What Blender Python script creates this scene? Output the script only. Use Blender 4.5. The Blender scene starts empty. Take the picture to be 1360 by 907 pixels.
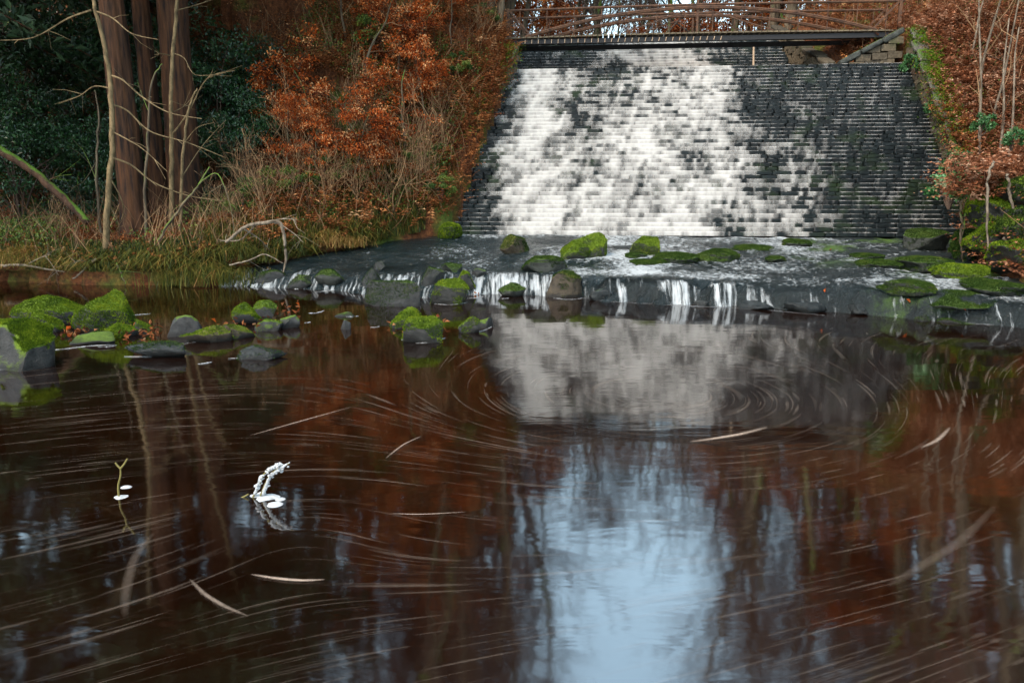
import bpy, math
import numpy as np
from mathutils import Vector

SC = bpy.context.scene
COL = SC.collection
R = math.radians

# ---------------------------------------------------------------- camera
CAM_Z, FPX, PITCH = 2.3, 1000.0, R(11.5)
cam_d = bpy.data.cameras.new('camera')
cam_d.sensor_width = 36.0
cam_d.lens = 36.0 * FPX / 1360.0
cam_d.clip_start, cam_d.clip_end = 0.05, 3000.0
cam = bpy.data.objects.new('camera', cam_d)
COL.objects.link(cam)
cam.location = (0, 0, CAM_Z)
cam.rotation_euler = (math.pi / 2 - PITCH, 0, 0)
SC.camera = cam

# ---------------------------------------------------------------- sky, sun, exposure
SUN_EL, SUN_AZ = R(52), R(225)           # azimuth clockwise from +Y: high behind the camera's left shoulder, behind thin cloud
w = bpy.data.worlds.new('World'); SC.world = w; w.use_nodes = True
nt = w.node_tree; nt.nodes.clear()
sky = nt.nodes.new('ShaderNodeTexSky'); sky.sky_type = 'NISHITA'; sky.sun_disc = False
sky.sun_elevation, sky.sun_rotation = SUN_EL, SUN_AZ
sky.air_density, sky.dust_density, sky.ozone_density = 1.0, 1.6, 1.0
hs = nt.nodes.new('ShaderNodeHueSaturation'); hs.inputs['Saturation'].default_value = 0.75; hs.inputs['Hue'].default_value = 0.465
bgd = nt.nodes.new('ShaderNodeBackground'); bgd.inputs['Strength'].default_value = 0.15
wo = nt.nodes.new('ShaderNodeOutputWorld')
nt.links.new(sky.outputs[0], hs.inputs['Color']); nt.links.new(hs.outputs[0], bgd.inputs[0]); nt.links.new(bgd.outputs[0], wo.inputs[0])
sun_d = bpy.data.lights.new('sun', 'SUN'); sun_d.energy = 0.75; sun_d.angle = R(20); sun_d.color = (1, .82, .60)
sun = bpy.data.objects.new('sun', sun_d); COL.objects.link(sun)
sdir = Vector((math.sin(SUN_AZ) * math.cos(SUN_EL), math.cos(SUN_AZ) * math.cos(SUN_EL), math.sin(SUN_EL)))
sun.rotation_euler = sdir.to_track_quat('Z', 'Y').to_euler(); sun.location = (0, -5, 30)
vs = SC.view_settings
vs.view_transform, vs.look, vs.exposure, vs.gamma = 'Standard', 'None', 2.25, 1.0
vs.use_curve_mapping = False
SC.cycles.max_bounces = 6; SC.cycles.transparent_max_bounces = 24
SC.cycles.diffuse_bounces = 3; SC.cycles.glossy_bounces = 3

# ---------------------------------------------------------------- helpers
rng = np.random.default_rng(7)
CP, SP = math.cos(PITCH), math.sin(PITCH)

def ray(px, py):
    """direction through a photo pixel, scaled so that its y is 1"""
    u, v = (px - 680) / FPX, (453.5 - py) / FPX
    k = CP + v * SP
    return u / k, (v * CP - SP) / k

def at(px, py, Y):
    a, b = ray(px, py)
    return np.array([a * Y, Y, CAM_Z + b * Y])

def on_z(px, py, z=0.0):
    a, b = ray(px, py)
    return at(px, py, (z - CAM_Z) / b)

def vnoise(p, seed=0):
    """value noise, p (N,3) -> (N,) in -1..1"""
    p = np.asarray(p, float)
    i = np.floor(p).astype(np.int64); f = p - i
    f = f * f * (3 - 2 * f)
    def h(ix, iy, iz):
        n = (ix * 374761393 + iy * 668265263 + iz * 2147483647 + seed * 974634777) & 0xFFFFFFFF
        n = ((n ^ (n >> 13)) * 1274126177) & 0xFFFFFFFF
        n = n ^ (n >> 16)
        return (n & 0xFFFFFF) / float(0xFFFFFF) * 2 - 1
    r = 0
    for dx in (0, 1):
        for dy in (0, 1):
            for dz in (0, 1):
                wgt = np.where(dx, f[:, 0], 1 - f[:, 0]) * np.where(dy, f[:, 1], 1 - f[:, 1]) * np.where(dz, f[:, 2], 1 - f[:, 2])
                r = r + wgt * h(i[:, 0] + dx, i[:, 1] + dy, i[:, 2] + dz)
    return r

def fbm(p, seed=0, octv=4, gain=.5):
    p = np.asarray(p, float); a, s, t = 1.0, 0, 0
    for k in range(octv):
        s = s + a * vnoise(p * 2 ** k, seed + k * 17); t += a; a *= gain
    return s / t

def sstep(a, b, x):
    t = np.clip((x - a) / (b - a), 0, 1)
    return t * t * (3 - 2 * t)

def make_mesh(name, verts, faces, mat, smooth=False, attrs=None):
    """faces: (N,k) array or list of such arrays"""
    me = bpy.data.meshes.new(name)
    verts = np.asarray(verts, np.float32)
    fl = faces if isinstance(faces, list) and isinstance(faces[0], np.ndarray) else [np.asarray(faces)]
    fl = [np.asarray(f, np.int32) for f in fl if len(f)]
    me.vertices.add(len(verts)); me.vertices.foreach_set('co', verts.ravel())
    loops = np.concatenate([f.ravel() for f in fl])
    tot = np.concatenate([np.full(len(f), f.shape[1], np.int32) for f in fl])
    start = np.concatenate([[0], np.cumsum(tot)[:-1]]).astype(np.int32)
    me.loops.add(len(loops)); me.loops.foreach_set('vertex_index', loops)
    me.polygons.add(len(tot)); me.polygons.foreach_set('loop_start', start); me.polygons.foreach_set('loop_total', tot)
    me.polygons.foreach_set('use_smooth', np.full(len(tot), smooth))
    for k, v in (attrs or {}).items():
        at_ = me.attributes.new(k, 'FLOAT', 'POINT'); at_.data.foreach_set('value', np.asarray(v, np.float32))
    me.update(calc_edges=True); me.validate()
    me.materials.append(mat)
    return me

def link(name, me, parent=None, loc=None, rotz=0, scale=None, **props):
    o = bpy.data.objects.new(name, me); COL.objects.link(o)
    if parent is not None: o.parent = parent
    if loc is not None: o.location = loc
    if rotz: o.rotation_euler = (0, 0, rotz)
    if scale is not None: o.scale = scale if hasattr(scale, '__len__') else (scale,) * 3
    for k, v in props.items():
        if v is not None: o[k] = v
    return o

def thing(name, label, category, loc=(0, 0, 0), group=None, rotz=0, scale=None):
    return link(name, None, None, loc, rotz, scale, label=label, category=category, group=group)

def dup(root, loc, rotz=0, scale=1.0, label=None, group=None):
    def cp(o, par):
        c = o.copy(); COL.objects.link(c); c.parent = par
        for ch in list(o.children): cp(ch, c)
        return c
    c = cp(root, None)
    c.location = loc; c.rotation_euler = (0, 0, rotz); c.scale = (scale,) * 3 if not hasattr(scale, '__len__') else scale
    if label: c['label'] = label
    if group: c['group'] = group
    return c

class Geo:
    """collects tubes, boxes and leaves for ONE mesh"""
    def __init__(s): s.v, s.q, s.t, s.n, s.a = [], [], [], 0, []
    def add(s, v, q=None, t=None, tint=None):
        v = np.asarray(v, float)
        if q is not None and len(q): s.q.append(np.asarray(q) + s.n)
        if t is not None and len(t): s.t.append(np.asarray(t) + s.n)
        s.v.append(v); s.n += len(v)
        s.a.append(np.full(len(v), .5) if tint is None else np.broadcast_to(tint, (len(v),)))
    def tube(s, pts, rad, sides=6, tint=None, cap=True):
        pts = np.asarray(pts, float); n = len(pts)
        rad = np.broadcast_to(np.asarray(rad, float), (n,))
        tan = np.gradient(pts, axis=0); tan /= np.linalg.norm(tan, axis=1)[:, None] + 1e-9
        ref = np.array([0, 0, 1.0]) if abs(tan[0][2]) < .9 else np.array([1.0, 0, 0])
        u = np.cross(tan, ref); u /= np.linalg.norm(u, axis=1)[:, None] + 1e-9
        w_ = np.cross(tan, u)
        an = np.arange(sides) * 2 * math.pi / sides
        v = pts[:, None, :] + rad[:, None, None] * (u[:, None, :] * np.cos(an)[None, :, None] + w_[:, None, :] * np.sin(an)[None, :, None])
        v = v.reshape(-1, 3)
        i = np.arange(n - 1)[:, None] * sides; j = np.arange(sides)[None, :]; k = (j + 1) % sides
        q = np.stack([i + j, i + k, i + sides + k, i + sides + j], -1).reshape(-1, 4)
        t = []
        if cap:
            v = np.vstack([v, pts[0], pts[-1]])
            jj = np.arange(sides); kk = (jj + 1) % sides
            t = np.vstack([np.stack([jj * 0 + n * sides, kk, jj], 1), np.stack([jj * 0 + n * sides + 1, (n - 1) * sides + jj, (n - 1) * sides + kk], 1)])
        s.add(v, q, t, tint)
    def box(s, c, ax, half, jit=0, tint=None):
        """c centre, ax 3 unit axes (rows), half sizes"""
        sg = np.array([[-1, -1, -1], [1, -1, -1], [1, 1, -1], [-1, 1, -1], [-1, -1, 1], [1, -1, 1], [1, 1, 1], [-1, 1, 1]], float)
        if jit: sg = sg + rng.uniform(-jit, jit, sg.shape)
        v = np.asarray(c) + (sg * np.asarray(half)) @ np.asarray(ax)
        s.add(v, [[0, 3, 2, 1], [4, 5, 6, 7], [0, 1, 5, 4], [1, 2, 6, 5], [2, 3, 7, 6], [3, 0, 4, 7]], None, tint)
    def leaves(s, c, length, width, up=.4, tint=None, rg=None, dirs=None):
        rg = rg or rng
        c = np.asarray(c, float); n = len(c)
        d = rg.normal(size=(n, 3)) if dirs is None else dirs + rg.normal(size=(n, 3)) * .25
        d /= np.linalg.norm(d, axis=1)[:, None]
        nn = rg.normal(size=(n, 3)); nn[:, 2] += up * 3
        sd = np.cross(d, nn); sd /= np.linalg.norm(sd, axis=1)[:, None] + 1e-9
        nn = np.cross(sd, d)
        L = (length * rg.uniform(.6, 1.3, n))[:, None]; W = (width * rg.uniform(.6, 1.3, n))[:, None]
        v = np.stack([c, c + d * L * .5 + sd * W * .5 + nn * W * .25, c + d * L - nn * L * .12, c + d * L * .5 - sd * W * .5 + nn * W * .25], 1).reshape(-1, 3)
        q = np.arange(4 * n).reshape(-1, 4)
        tt = rg.uniform(0, 1, n) if tint is None else np.broadcast_to(tint, (n,))
        s.add(v, q, None, np.repeat(tt, 4))
    def mesh(s, name, mat, origin=(0, 0, 0), smooth=False):
        f = []
        if s.q: f.append(np.vstack(s.q))
        if s.t: f.append(np.vstack(s.t))
        return make_mesh(name, np.vstack(s.v) - np.asarray(origin), f, mat, smooth, {'tint': np.concatenate(s.a)})

def spline(pts, n):
    """smooth resample of a polyline"""
    pts = np.asarray(pts, float); m = len(pts)
    t = np.linspace(0, m - 1, n); i = np.clip(np.floor(t).astype(int), 0, m - 2); f = (t - i)[:, None]
    g = lambda k: pts[np.clip(k, 0, m - 1)]
    p0, p1, p2, p3 = g(i - 1), g(i), g(i + 1), g(i + 2)
    return .5 * (2 * p1 + (p2 - p0) * f + (2 * p0 - 5 * p1 + 4 * p2 - p3) * f ** 2 + (3 * p1 - p0 - 3 * p2 + p3) * f ** 3)

# ---------------------------------------------------------------- materials
class Mat:
    def __init__(s, name):
        s.m = bpy.data.materials.new(name); s.m.use_nodes = True
        s.t = s.m.node_tree; s.t.nodes.clear()
        s.out = s.n('ShaderNodeOutputMaterial')
    def n(s, typ, **kw):
        nd = s.t.nodes.new(typ)
        for k, v in kw.items(): setattr(nd, k, v)
        return nd
    def l(s, a, b): s.t.links.new(a, b)
    def coord(s, scale=(1, 1, 1), what='Object', rot=(0, 0, 0)):
        tc = s.n('ShaderNodeTexCoord'); mp = s.n('ShaderNodeMapping')
        mp.inputs['Scale'].default_value = scale; mp.inputs['Rotation'].default_value = rot
        s.l(tc.outputs[what], mp.inputs[0]); return mp.outputs[0]
    def world(s, scale=(1, 1, 1)):
        g = s.n('ShaderNodeNewGeometry'); mp = s.n('ShaderNodeMapping'); mp.inputs['Scale'].default_value = scale
        s.l(g.outputs['Position'], mp.inputs[0]); return mp.outputs[0]
    def noise(s, vec, scale, detail=4, rough=.55, dist=0):
        nd = s.n('ShaderNodeTexNoise'); nd.inputs['Scale'].default_value = scale
        nd.inputs['Detail'].default_value = detail; nd.inputs['Roughness'].default_value = rough; nd.inputs['Distortion'].default_value = dist
        s.l(vec, nd.inputs['Vector']); return nd.outputs[0]
    def ramp(s, fac, stops, interp='LINEAR'):
        nd = s.n('ShaderNodeValToRGB'); cr = nd.color_ramp; cr.interpolation = interp
        while len(cr.elements) < len(stops): cr.elements.new(.5)
        for e, (p, c) in zip(cr.elements, stops):
            e.position = p; e.color = (*c, 1) if hasattr(c, '__len__') else (c, c, c, 1)
        s.l(fac, nd.inputs[0]); return nd.outputs[0]
    def mix(s, fac, a, b, mode='MIX'):
        nd = s.n('ShaderNodeMix', data_type='RGBA', blend_type=mode)
        for sock, x in ((nd.inputs['Factor'], fac), (nd.inputs[6], a), (nd.inputs[7], b)):
            if hasattr(x, 'is_output'): s.l(x, sock)
            elif hasattr(x, '__len__'): sock.default_value = (*x, 1)
            elif sock.type == 'RGBA': sock.default_value = (x, x, x, 1)
            else: sock.default_value = x
        return nd.outputs[2]
    def math(s, op, a, b=0.0, clamp=False):
        nd = s.n('ShaderNodeMath', operation=op); nd.use_clamp = clamp
        for sock, x in ((nd.inputs[0], a), (nd.inputs[1], b)):
            if hasattr(x, 'is_output'): s.l(x, sock)
            else: sock.default_value = x
        return nd.outputs[0]
    def attr(s, name):
        nd = s.n('ShaderNodeAttribute', attribute_name=name); return nd.outputs['Fac']
    def bump(s, h, strength=.5, dist=.02, normal=None):
        nd = s.n('ShaderNodeBump'); nd.inputs['Strength'].default_value = strength; nd.inputs['Distance'].default_value = dist
        s.l(h, nd.inputs['Height'])
        if normal is not None: s.l(normal, nd.inputs['Normal'])
        return nd.outputs[0]
    def principled(s, color, rough=.7, bump=None, spec=.5, ior=None, metal=0):
        p = s.n('ShaderNodeBsdfPrincipled')
        for sock, x in ((p.inputs['Base Color'], color), (p.inputs['Roughness'], rough), (p.inputs['Metallic'], metal)):
            if hasattr(x, 'is_output'): s.l(x, sock)
            elif hasattr(x, '__len__'): sock.default_value = (*x, 1)
            else: sock.default_value = x
        p.inputs['Specular IOR Level'].default_value = spec
        if ior: p.inputs['IOR'].default_value = ior
        if bump is not None: s.l(bump, p.inputs['Normal'])
        return p.outputs[0]
    def done(s, sh): s.l(sh, s.out.inputs[0]); return s.m

def leaf_mat(name, stops, rough=.55, transl=.3, spec=.3):
    m = Mat(name); c = m.ramp(m.attr('tint'), stops)
    a = m.principled(c, rough, spec=spec)
    tr = m.n('ShaderNodeBsdfTranslucent'); m.l(c, tr.inputs[0])
    mx = m.n('ShaderNodeMixShader'); mx.inputs[0].default_value = transl
    m.l(a, mx.inputs[1]); m.l(tr.outputs[0], mx.inputs[2])
    return m.done(mx.outputs[0])

def bark_mat(name, dark, light, scale=6, moss=0.0, vert=.15):
    m = Mat(name); v = m.coord((1, 1, vert)); v2 = m.coord()
    n1 = m.noise(v, scale, 6, .65); n2 = m.noise(v2, 1.3, 3)
    c = m.ramp(n1, [(.35, dark), (.65, light)])
    if moss:
        g = m.n('ShaderNodeNewGeometry'); sx = m.n('ShaderNodeSeparateXYZ'); m.l(g.outputs['Normal'], sx.inputs[0])
        f = m.math('ADD', m.math('MULTIPLY', sx.outputs[2], .35), n2)
        f = m.ramp(f, [(.62 - moss * .3, 0.0), (.75 - moss * .2, 1.0)])
        c = m.mix(f, c, (.07, .13, .012))
    return m.done(m.principled(c, .85, m.bump(n1, .7, .03), spec=.25))

def rock_mat(name, base, light, moss, amount, wet=.45):
    """stone with moss growing on what faces up"""
    m = Mat(name); v = m.world()
    n1 = m.noise(v, 7, 8, .65); n2 = m.noise(v, 2.1, 5, .6); n3 = m.noise(v, 60, 4, .7)
    c = m.ramp(n1, [(.3, base), (.7, light)])
    g = m.n('ShaderNodeNewGeometry'); sx = m.n('ShaderNodeSeparateXYZ'); m.l(g.outputs['Normal'], sx.inputs[0])
    f = m.math('ADD', m.math('MULTIPLY', sx.outputs[2], .75), m.math('MULTIPLY', m.math('ADD', n2, m.math('MULTIPLY', n1, .6)), .75))
    f = m.ramp(m.math('MULTIPLY', f, .5), [((1.42 - amount * .6) / 2, 0.0), ((1.54 - amount * .6) / 2, 1.0)])
    mc = m.ramp(m.noise(v, 22, 6, .8), [(.3, tuple(.3 * x for x in moss)), (.55, moss), (.75, (moss[0] * 1.5, moss[1] * 1.25, moss[2]))])
    c = m.mix(f, c, mc)
    sp = m.n('ShaderNodeSeparateXYZ'); m.l(g.outputs['Position'], sp.inputs[0])      # damp band at the pool's water line
    dmp = m.ramp(m.math('ADD', m.math('MULTIPLY', sp.outputs[2], 3.0), m.math('MULTIPLY', n1, .25)), [(.22, 1.0), (.42, 0.0)])
    c = m.mix(dmp, c, m.mix(.78, c, (.004, .004, .003)))
    rg = m.mix(f, wet, .95)
    h = m.math('ADD', n1, m.math('MULTIPLY', n3, .5))
    return m.done(m.principled(c, rg, m.bump(h, 1, .04), spec=.28))

M = {}
MOSS = (.085, .135, .007)
M['rock_dark'] = rock_mat('rock_dark', (.005, .006, .006), (.026, .027, .025), (.05, .085, .012), .35, .3)
M['rock_black'] = rock_mat('rock_black', (.004, .006, .006), (.028, .032, .031), (.04, .06, .012), .05, .22)
M['rock_moss'] = rock_mat('rock_moss', (.005, .006, .005), (.036, .035, .031), MOSS, .9)
M['rock_grey'] = rock_mat('rock_grey', (.006, .007, .007), (.038, .038, .036), (.07, .115, .012), .62)
M['rock_brown'] = rock_mat('rock_brown', (.014, .010, .006), (.06, .044, .024), (.08, .085, .012), .62)
M['rock_deep'] = rock_mat('rock_deep', (.008, .010, .008), (.032, .036, .028), (.045, .078, .012), .9)
M['moss'] = leaf_mat('moss_fuzz', [(0, (.015, .033, .004)), (.4, (.062, .105, .006)), (.75, (.135, .19, .010)), (1, (.25, .28, .02))], .9, .25, .1)
M['moss_dark'] = leaf_mat('moss_dark_fuzz', [(0, (.008, .02, .003)), (.6, (.028, .055, .008)), (1, (.075, .095, .015))], .9, .2, .1)
M['holly'] = leaf_mat('evergreen_leaf', [(0, (.006, .020, .006)), (.6, (.015, .05, .014)), (1, (.04, .10, .03))], .35, .15, .5)
M['conifer'] = leaf_mat('conifer_leaf', [(0, (.008, .02, .008)), (1, (.03, .06, .02))], .6, .2)
M['ivy'] = leaf_mat('ivy_leaf', [(0, (.02, .06, .015)), (.7, (.06, .17, .05)), (1, (.2, .36, .18))], .4, .25, .3)
M['copper'] = leaf_mat('copper_leaf', [(0, (.05, .010, .003)), (.3, (.19, .036, .006)), (.7, (.42, .082, .012)), (.92, (.56, .19, .05)), (1, (.60, .32, .14))], .6, .35, .12)
M['bracken'] = leaf_mat('dead_bracken', [(0, (.055, .017, .006)), (.5, (.19, .060, .020)), (.85, (.38, .15, .05)), (1, (.48, .27, .13))], .8, .3, .1)
M['bracken_pink'] = leaf_mat('dead_bracken_pink', [(0, (.05, .018, .008)), (.5, (.19, .066, .028)), (.85, (.33, .15, .08)), (1, (.46, .28, .18))], .8, .3, .1)
M['litter'] = leaf_mat('fallen_leaves', [(0, (.035, .012, .005)), (.5, (.15, .045, .014)), (.9, (.30, .11, .04)), (1, (.45, .26, .13))], .8, .15, .1)
M['grass'] = leaf_mat('bank_grass', [(0, (.015, .026, .005)), (.3, (.055, .07, .008)), (.6, (.13, .105, .014)), (.85, (.18, .08, .018)), (1, (.30, .18, .06))], .7, .35)
M['ramble'] = leaf_mat('bramble_leaf', [(0, (.02, .045, .008)), (.6, (.06, .11, .015)), (1, (.16, .19, .03))], .55, .25)
M['bark_red'] = bark_mat('bark_red', (.004, .002, .0012), (.075, .030, .011), 9, 0, .10)
M['bark_grey'] = bark_mat('bark_grey', (.03, .022, .014), (.14, .105, .065), 8, .25)
M['bark_pale'] = bark_mat('bark_pale', (.05, .035, .015), (.18, .125, .06), 9, 0, .5)
M['bark_white'] = bark_mat('bark_white', (.06, .045, .03), (.20, .16, .115), 9, 0, .5)
M['bark_moss'] = bark_mat('bark_moss', (.02, .010, .006), (.075, .036, .018), 8, .12)
M['twig'] = leaf_mat('bare_twig', [(0, (.03, .015, .007)), (.5, (.10, .048, .02)), (1, (.25, .155, .075))], .8, 0)
M['twig_dark'] = leaf_mat('dark_twig', [(0, (.03, .018, .012)), (1, (.10, .065, .045))], .8, 0)

def m_ground():
    m = Mat('woodland_floor'); v = m.world()
    a = m.noise(v, .7, 6, .6); b = m.noise(v, 9, 6, .7); d = m.noise(v, 45, 4, .7)
    c = m.ramp(b, [(.28, (.02, .008, .003)), (.5, (.095, .032, .010)), (.72, (.20, .075, .024))])
    c = m.mix(m.ramp(a, [(.5, 0.0), (.64, 1.0)]), c, m.ramp(b, [(.3, (.02, .035, .005)), (.7, (.09, .12, .015))]))
    return m.done(m.principled(c, .9, m.bump(m.math('ADD', b, d), 1, .06), spec=.2))
M['ground'] = m_ground()

def m_bed():
    m = Mat('wet_stream_bed'); v = m.world(); v2 = m.world((1, 2.2, 1))
    a = m.noise(v2, 2.2, 8, .7); b = m.noise(v, 18, 5, .7); d = m.noise(v, .8, 4)
    c = m.ramp(a, [(.35, (.002, .004, .004)), (.7, (.013, .018, .017))])
    f = m.ramp(m.math('ADD', d, m.math('MULTIPLY', b, .3)), [(.68, 0.0), (.8, 1.0)])
    c = m.mix(m.math('MULTIPLY', f, m.attr('moss')), c, (.045, .085, .010))
    return m.done(m.principled(c, .4, m.bump(m.math('ADD', a, m.math('MULTIPLY', b, .5)), 1, .08), spec=.3))
M['bed'] = m_bed()

def m_pool():
    m = Mat('peaty_pool_water'); v = m.world((1, 1, 1)); v2 = m.world((.5, 1.5, 1))
    n1 = m.noise(v2, 1.6, 3, .5, .6); n2 = m.noise(v, 9, 3, .5)
    h = m.math('ADD', n1, m.math('MULTIPLY', n2, .05))
    c = m.ramp(m.noise(v2, .5, 3), [(.3, (.003, .0008, .0003)), (.7, (.008, .0022, .0006))])
    return m.done(m.principled(c, .058, m.bump(h, .012, .25), spec=.5, ior=3.6))
M['pool'] = m_pool()

def m_stream():
    """shallow running water: mirror-like film, broken white water where it tumbles"""
    m = Mat('running_water'); v = m.world((1, 1, 1)); v2 = m.world((1.4, .75, 1))
    n1 = m.noise(v2, 5, 6, .65, .8); n2 = m.noise(v, 1.3, 4); n3 = m.noise(m.world((.8, 1.6, 1)), 13, 4, .7)
    f = m.attr('foam')
    veil = m.noise(m.world((1, .10, .10)), 11, 4, .65)
    pat = m.mix(m.attr('lip'), m.math('ADD', m.math('MULTIPLY', n1, .5), m.math('MULTIPLY', n3, .5)), veil)
    fm = m.math('ADD', f, m.math('MULTIPLY', m.math('SUBTRACT', pat, .5), 3.4))
    fm = m.math('MULTIPLY', m.ramp(fm, [(.36, 0.0), (1.0, 1.0)]), .85)
    p = m.principled(m.mix(n2, (.003, .007, .008), (.008, .016, .017)), .07, m.bump(m.math('ADD', n1, m.math('MULTIPLY', m.noise(v2, 19, 4, .7), .35)), .8, .13), spec=.5, ior=1.42)
    wht = m.principled((.32, .34, .34), .6, m.bump(n1, .5, .05))
    tr = m.n('ShaderNodeBsdfTransparent')
    a = m.n('ShaderNodeMixShader'); m.l(m.attr('depth'), a.inputs[0]); m.l(tr.outputs[0], a.inputs[1]); m.l(p, a.inputs[2])
    b = m.n('ShaderNodeMixShader'); m.l(fm, b.inputs[0]); m.l(a.outputs[0], b.inputs[1]); m.l(wht, b.inputs[2])
    return m.done(b.outputs[0])
M['stream'] = m_stream()

def m_fall():
    """white water veil, thin where the foam attribute is low"""
    m = Mat('white_water'); v = m.coord((1, 1, .35)); n = m.noise(v, 9, 5, .65)
    f = m.math('ADD', m.attr('foam'), m.math('MULTIPLY', m.math('SUBTRACT', n, .5), .55))
    f = m.ramp(f, [(.22, 0.0), (.95, 1.0)])
    f = m.math('MULTIPLY', f, .94)
    d = m.n('ShaderNodeBsdfDiffuse'); d.inputs[0].default_value = (.50, .48, .445, 1)
    t = m.n('ShaderNodeBsdfTranslucent'); t.inputs[0].default_value = (.5, .49, .46, 1)
    a = m.n('ShaderNodeMixShader'); a.inputs[0].default_value = .2; m.l(d.outputs[0], a.inputs[1]); m.l(t.outputs[0], a.inputs[2])
    tr = m.n('ShaderNodeBsdfTransparent')
    b = m.n('ShaderNodeMixShader'); m.l(f, b.inputs[0]); m.l(tr.outputs[0], b.inputs[1]); m.l(a.outputs[0], b.inputs[2])
    return m.done(b.outputs[0])
M['fall'] = m_fall()

def m_foam(name, col, k=1.0):
    m = Mat(name); v = m.world(); n = m.noise(v, 30, 4, .7)
    f = m.math('MULTIPLY', m.attr('foam'), m.ramp(n, [(.25, .55), (.6, 1.0)])); f = m.math('MULTIPLY', f, k)
    d = m.principled(col, .8, spec=.2); tr = m.n('ShaderNodeBsdfTransparent')
    b = m.n('ShaderNodeMixShader'); m.l(f, b.inputs[0]); m.l(tr.outputs[0], b.inputs[1]); m.l(d, b.inputs[2])
    return m.done(b.outputs[0])
M['foam_streak'] = m_foam('foam_line', (.33, .25, .19))
M['foam'] = m_foam('foam_white', (.38, .39, .39))

def m_stone(name, dark, light, rough=.3):
    m = Mat(name); oi = m.n('ShaderNodeObjectInfo'); v = m.world()
    n = m.noise(v, 11, 6, .7); n2 = m.noise(v, 1.1, 3)
    c = m.ramp(n, [(.3, dark), (.7, light)])
    k = m.math('ADD', m.math('MULTIPLY', m.attr('tint'), .9), m.math('MULTIPLY', oi.outputs['Random'], .5))
    c = m.mix(1.0, c, m.ramp(k, [(.2, (.5, .5, .5)), (1, (1.4, 1.35, 1.3))]), 'MULTIPLY')
    c = m.mix(m.ramp(n2, [(.55, 0.0), (.7, .5)]), c, (.02, .035, .008))
    return m.done(m.principled(c, rough, m.bump(n, .8, .02), spec=.2))
M['step'] = m_stone('wet_step_stone', (.002, .0036, .004), (.010, .0145, .0155), .45)
M['wall'] = m_stone('old_wall_stone', (.035, .028, .018), (.13, .105, .07), .8)
M['coping'] = rock_mat('mossy_coping', (.03, .028, .022), (.14, .13, .10), (.05, .10, .010), .62, .8)
M['coping_dark'] = rock_mat('dark_coping', (.012, .014, .012), (.055, .06, .05), (.05, .08, .012), .45, .6)

def m_iron():
    m = Mat('rusty_iron'); v = m.world(); n = m.noise(v, 6, 5, .7)
    c = m.ramp(n, [(.35, (.024, .012, .007)), (.65, (.105, .046, .020))])
    return m.done(m.principled(c, .75, m.bump(n, .3, .005), spec=.35))
M['iron'] = m_iron()
def m_wood():
    m = Mat('weathered_deck'); v = m.world((1, 6, 1)); n = m.noise(v, 6, 5, .7)
    c = m.ramp(n, [(.3, (.035, .025, .014)), (.7, (.13, .10, .055))])
    return m.done(m.principled(c, .85, m.bump(n, .4, .01)))
M['wood'] = m_wood()
def m_plain(name, c, r=.8):
    m = Mat(name); n = m.noise(m.world(), 25, 4, .7)
    return m.done(m.principled(m.mix(n, tuple(.6 * x for x in c), tuple(min(1, 1.35 * x) for x in c)), r))
M['beam'] = m_plain('dark_beam', (.008, .008, .009), .8)
M['twig_yellow'] = m_plain('yellow_twig', (.13, .105, .022))
M['pipe'] = m_plain('pale_post', (.35, .24, .15))

# ---------------------------------------------------------------- terrain
BL, BR = np.array([-2.58, 22.6]), np.array([12.84, 21.2])       # spillway foot
CL, CR = np.array([.22, 28.4]), np.array([13.37, 26.9])         # spillway crest
Z0, Z1, NSTEP = .95, 6.45, 44
LEFT = np.array([(-14, -40, .3), (-15, 5, .3), (-16, 14, .3), (-14.5, 18, .3), (-12.9, 18.9, .3), (-10.4, 18.2, .32), (-8.1, 18.0, .35), (-6, 19.2, .45), (-4.3, 20.7, .75), (-2.9, 21.6, 1.0), (-1.75, 22.3, 1.35), (-1.2, 24.4, 3.2),
                 (-.35, 27.0, 6.0), (-.2, 28.6, 7.2), (0, 33, 8.2), (-1.5, 38, 8.6), (-5, 60, 9.5), (-9, 120, 11), (-9, 420, 14)], float)
RIGHT = np.array([(11, -40, .5), (10.5, 0, .5), (9.8, 6, .5), (9.2, 11, .5), (9.4, 13.5, .55), (10.3, 16.7, .8), (12.4, 20.3, 1.3), (13.3, 22, 2.4),
                  (13.85, 26.8, 7.3), (13.5, 27.6, 7.35), (11.8, 28.1, 6.35), (11.6, 33, 8.6), (12.6, 40, 9.2), (18, 60, 9.6), (28, 120, 11), (28, 420, 14)], float)

def pl_dist(P, L):
    best = np.full(len(P), 1e9); e = np.zeros(len(P))
    for a, b in zip(L[:-1], L[1:]):
        d = b[:2] - a[:2]; t = np.clip(((P - a[:2]) @ d) / (d @ d), 0, 1)
        q = a[:2] + t[:, None] * d; dd = np.hypot(*(P - q).T)
        m = dd < best; best = np.where(m, dd, best); e = np.where(m, a[2] + t * (b[2] - a[2]), e)
    return best, e

def in_poly(P, V):
    c = np.zeros(len(P), bool)
    for (x0, y0), (x1, y1) in zip(V, np.roll(V, -1, 0)):
        if y0 == y1: continue
        k = ((y0 > P[:, 1]) != (y1 > P[:, 1])) & (P[:, 0] < (x1 - x0) * (P[:, 1] - y0) / (y1 - y0) + x0)
        c ^= k
    return c
LPOLY = np.vstack([LEFT[:, :2], [(-900, 420), (-900, -40)]])
RPOLY = np.vstack([RIGHT[:, :2], [(900, 420), (900, -40)]])

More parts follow.
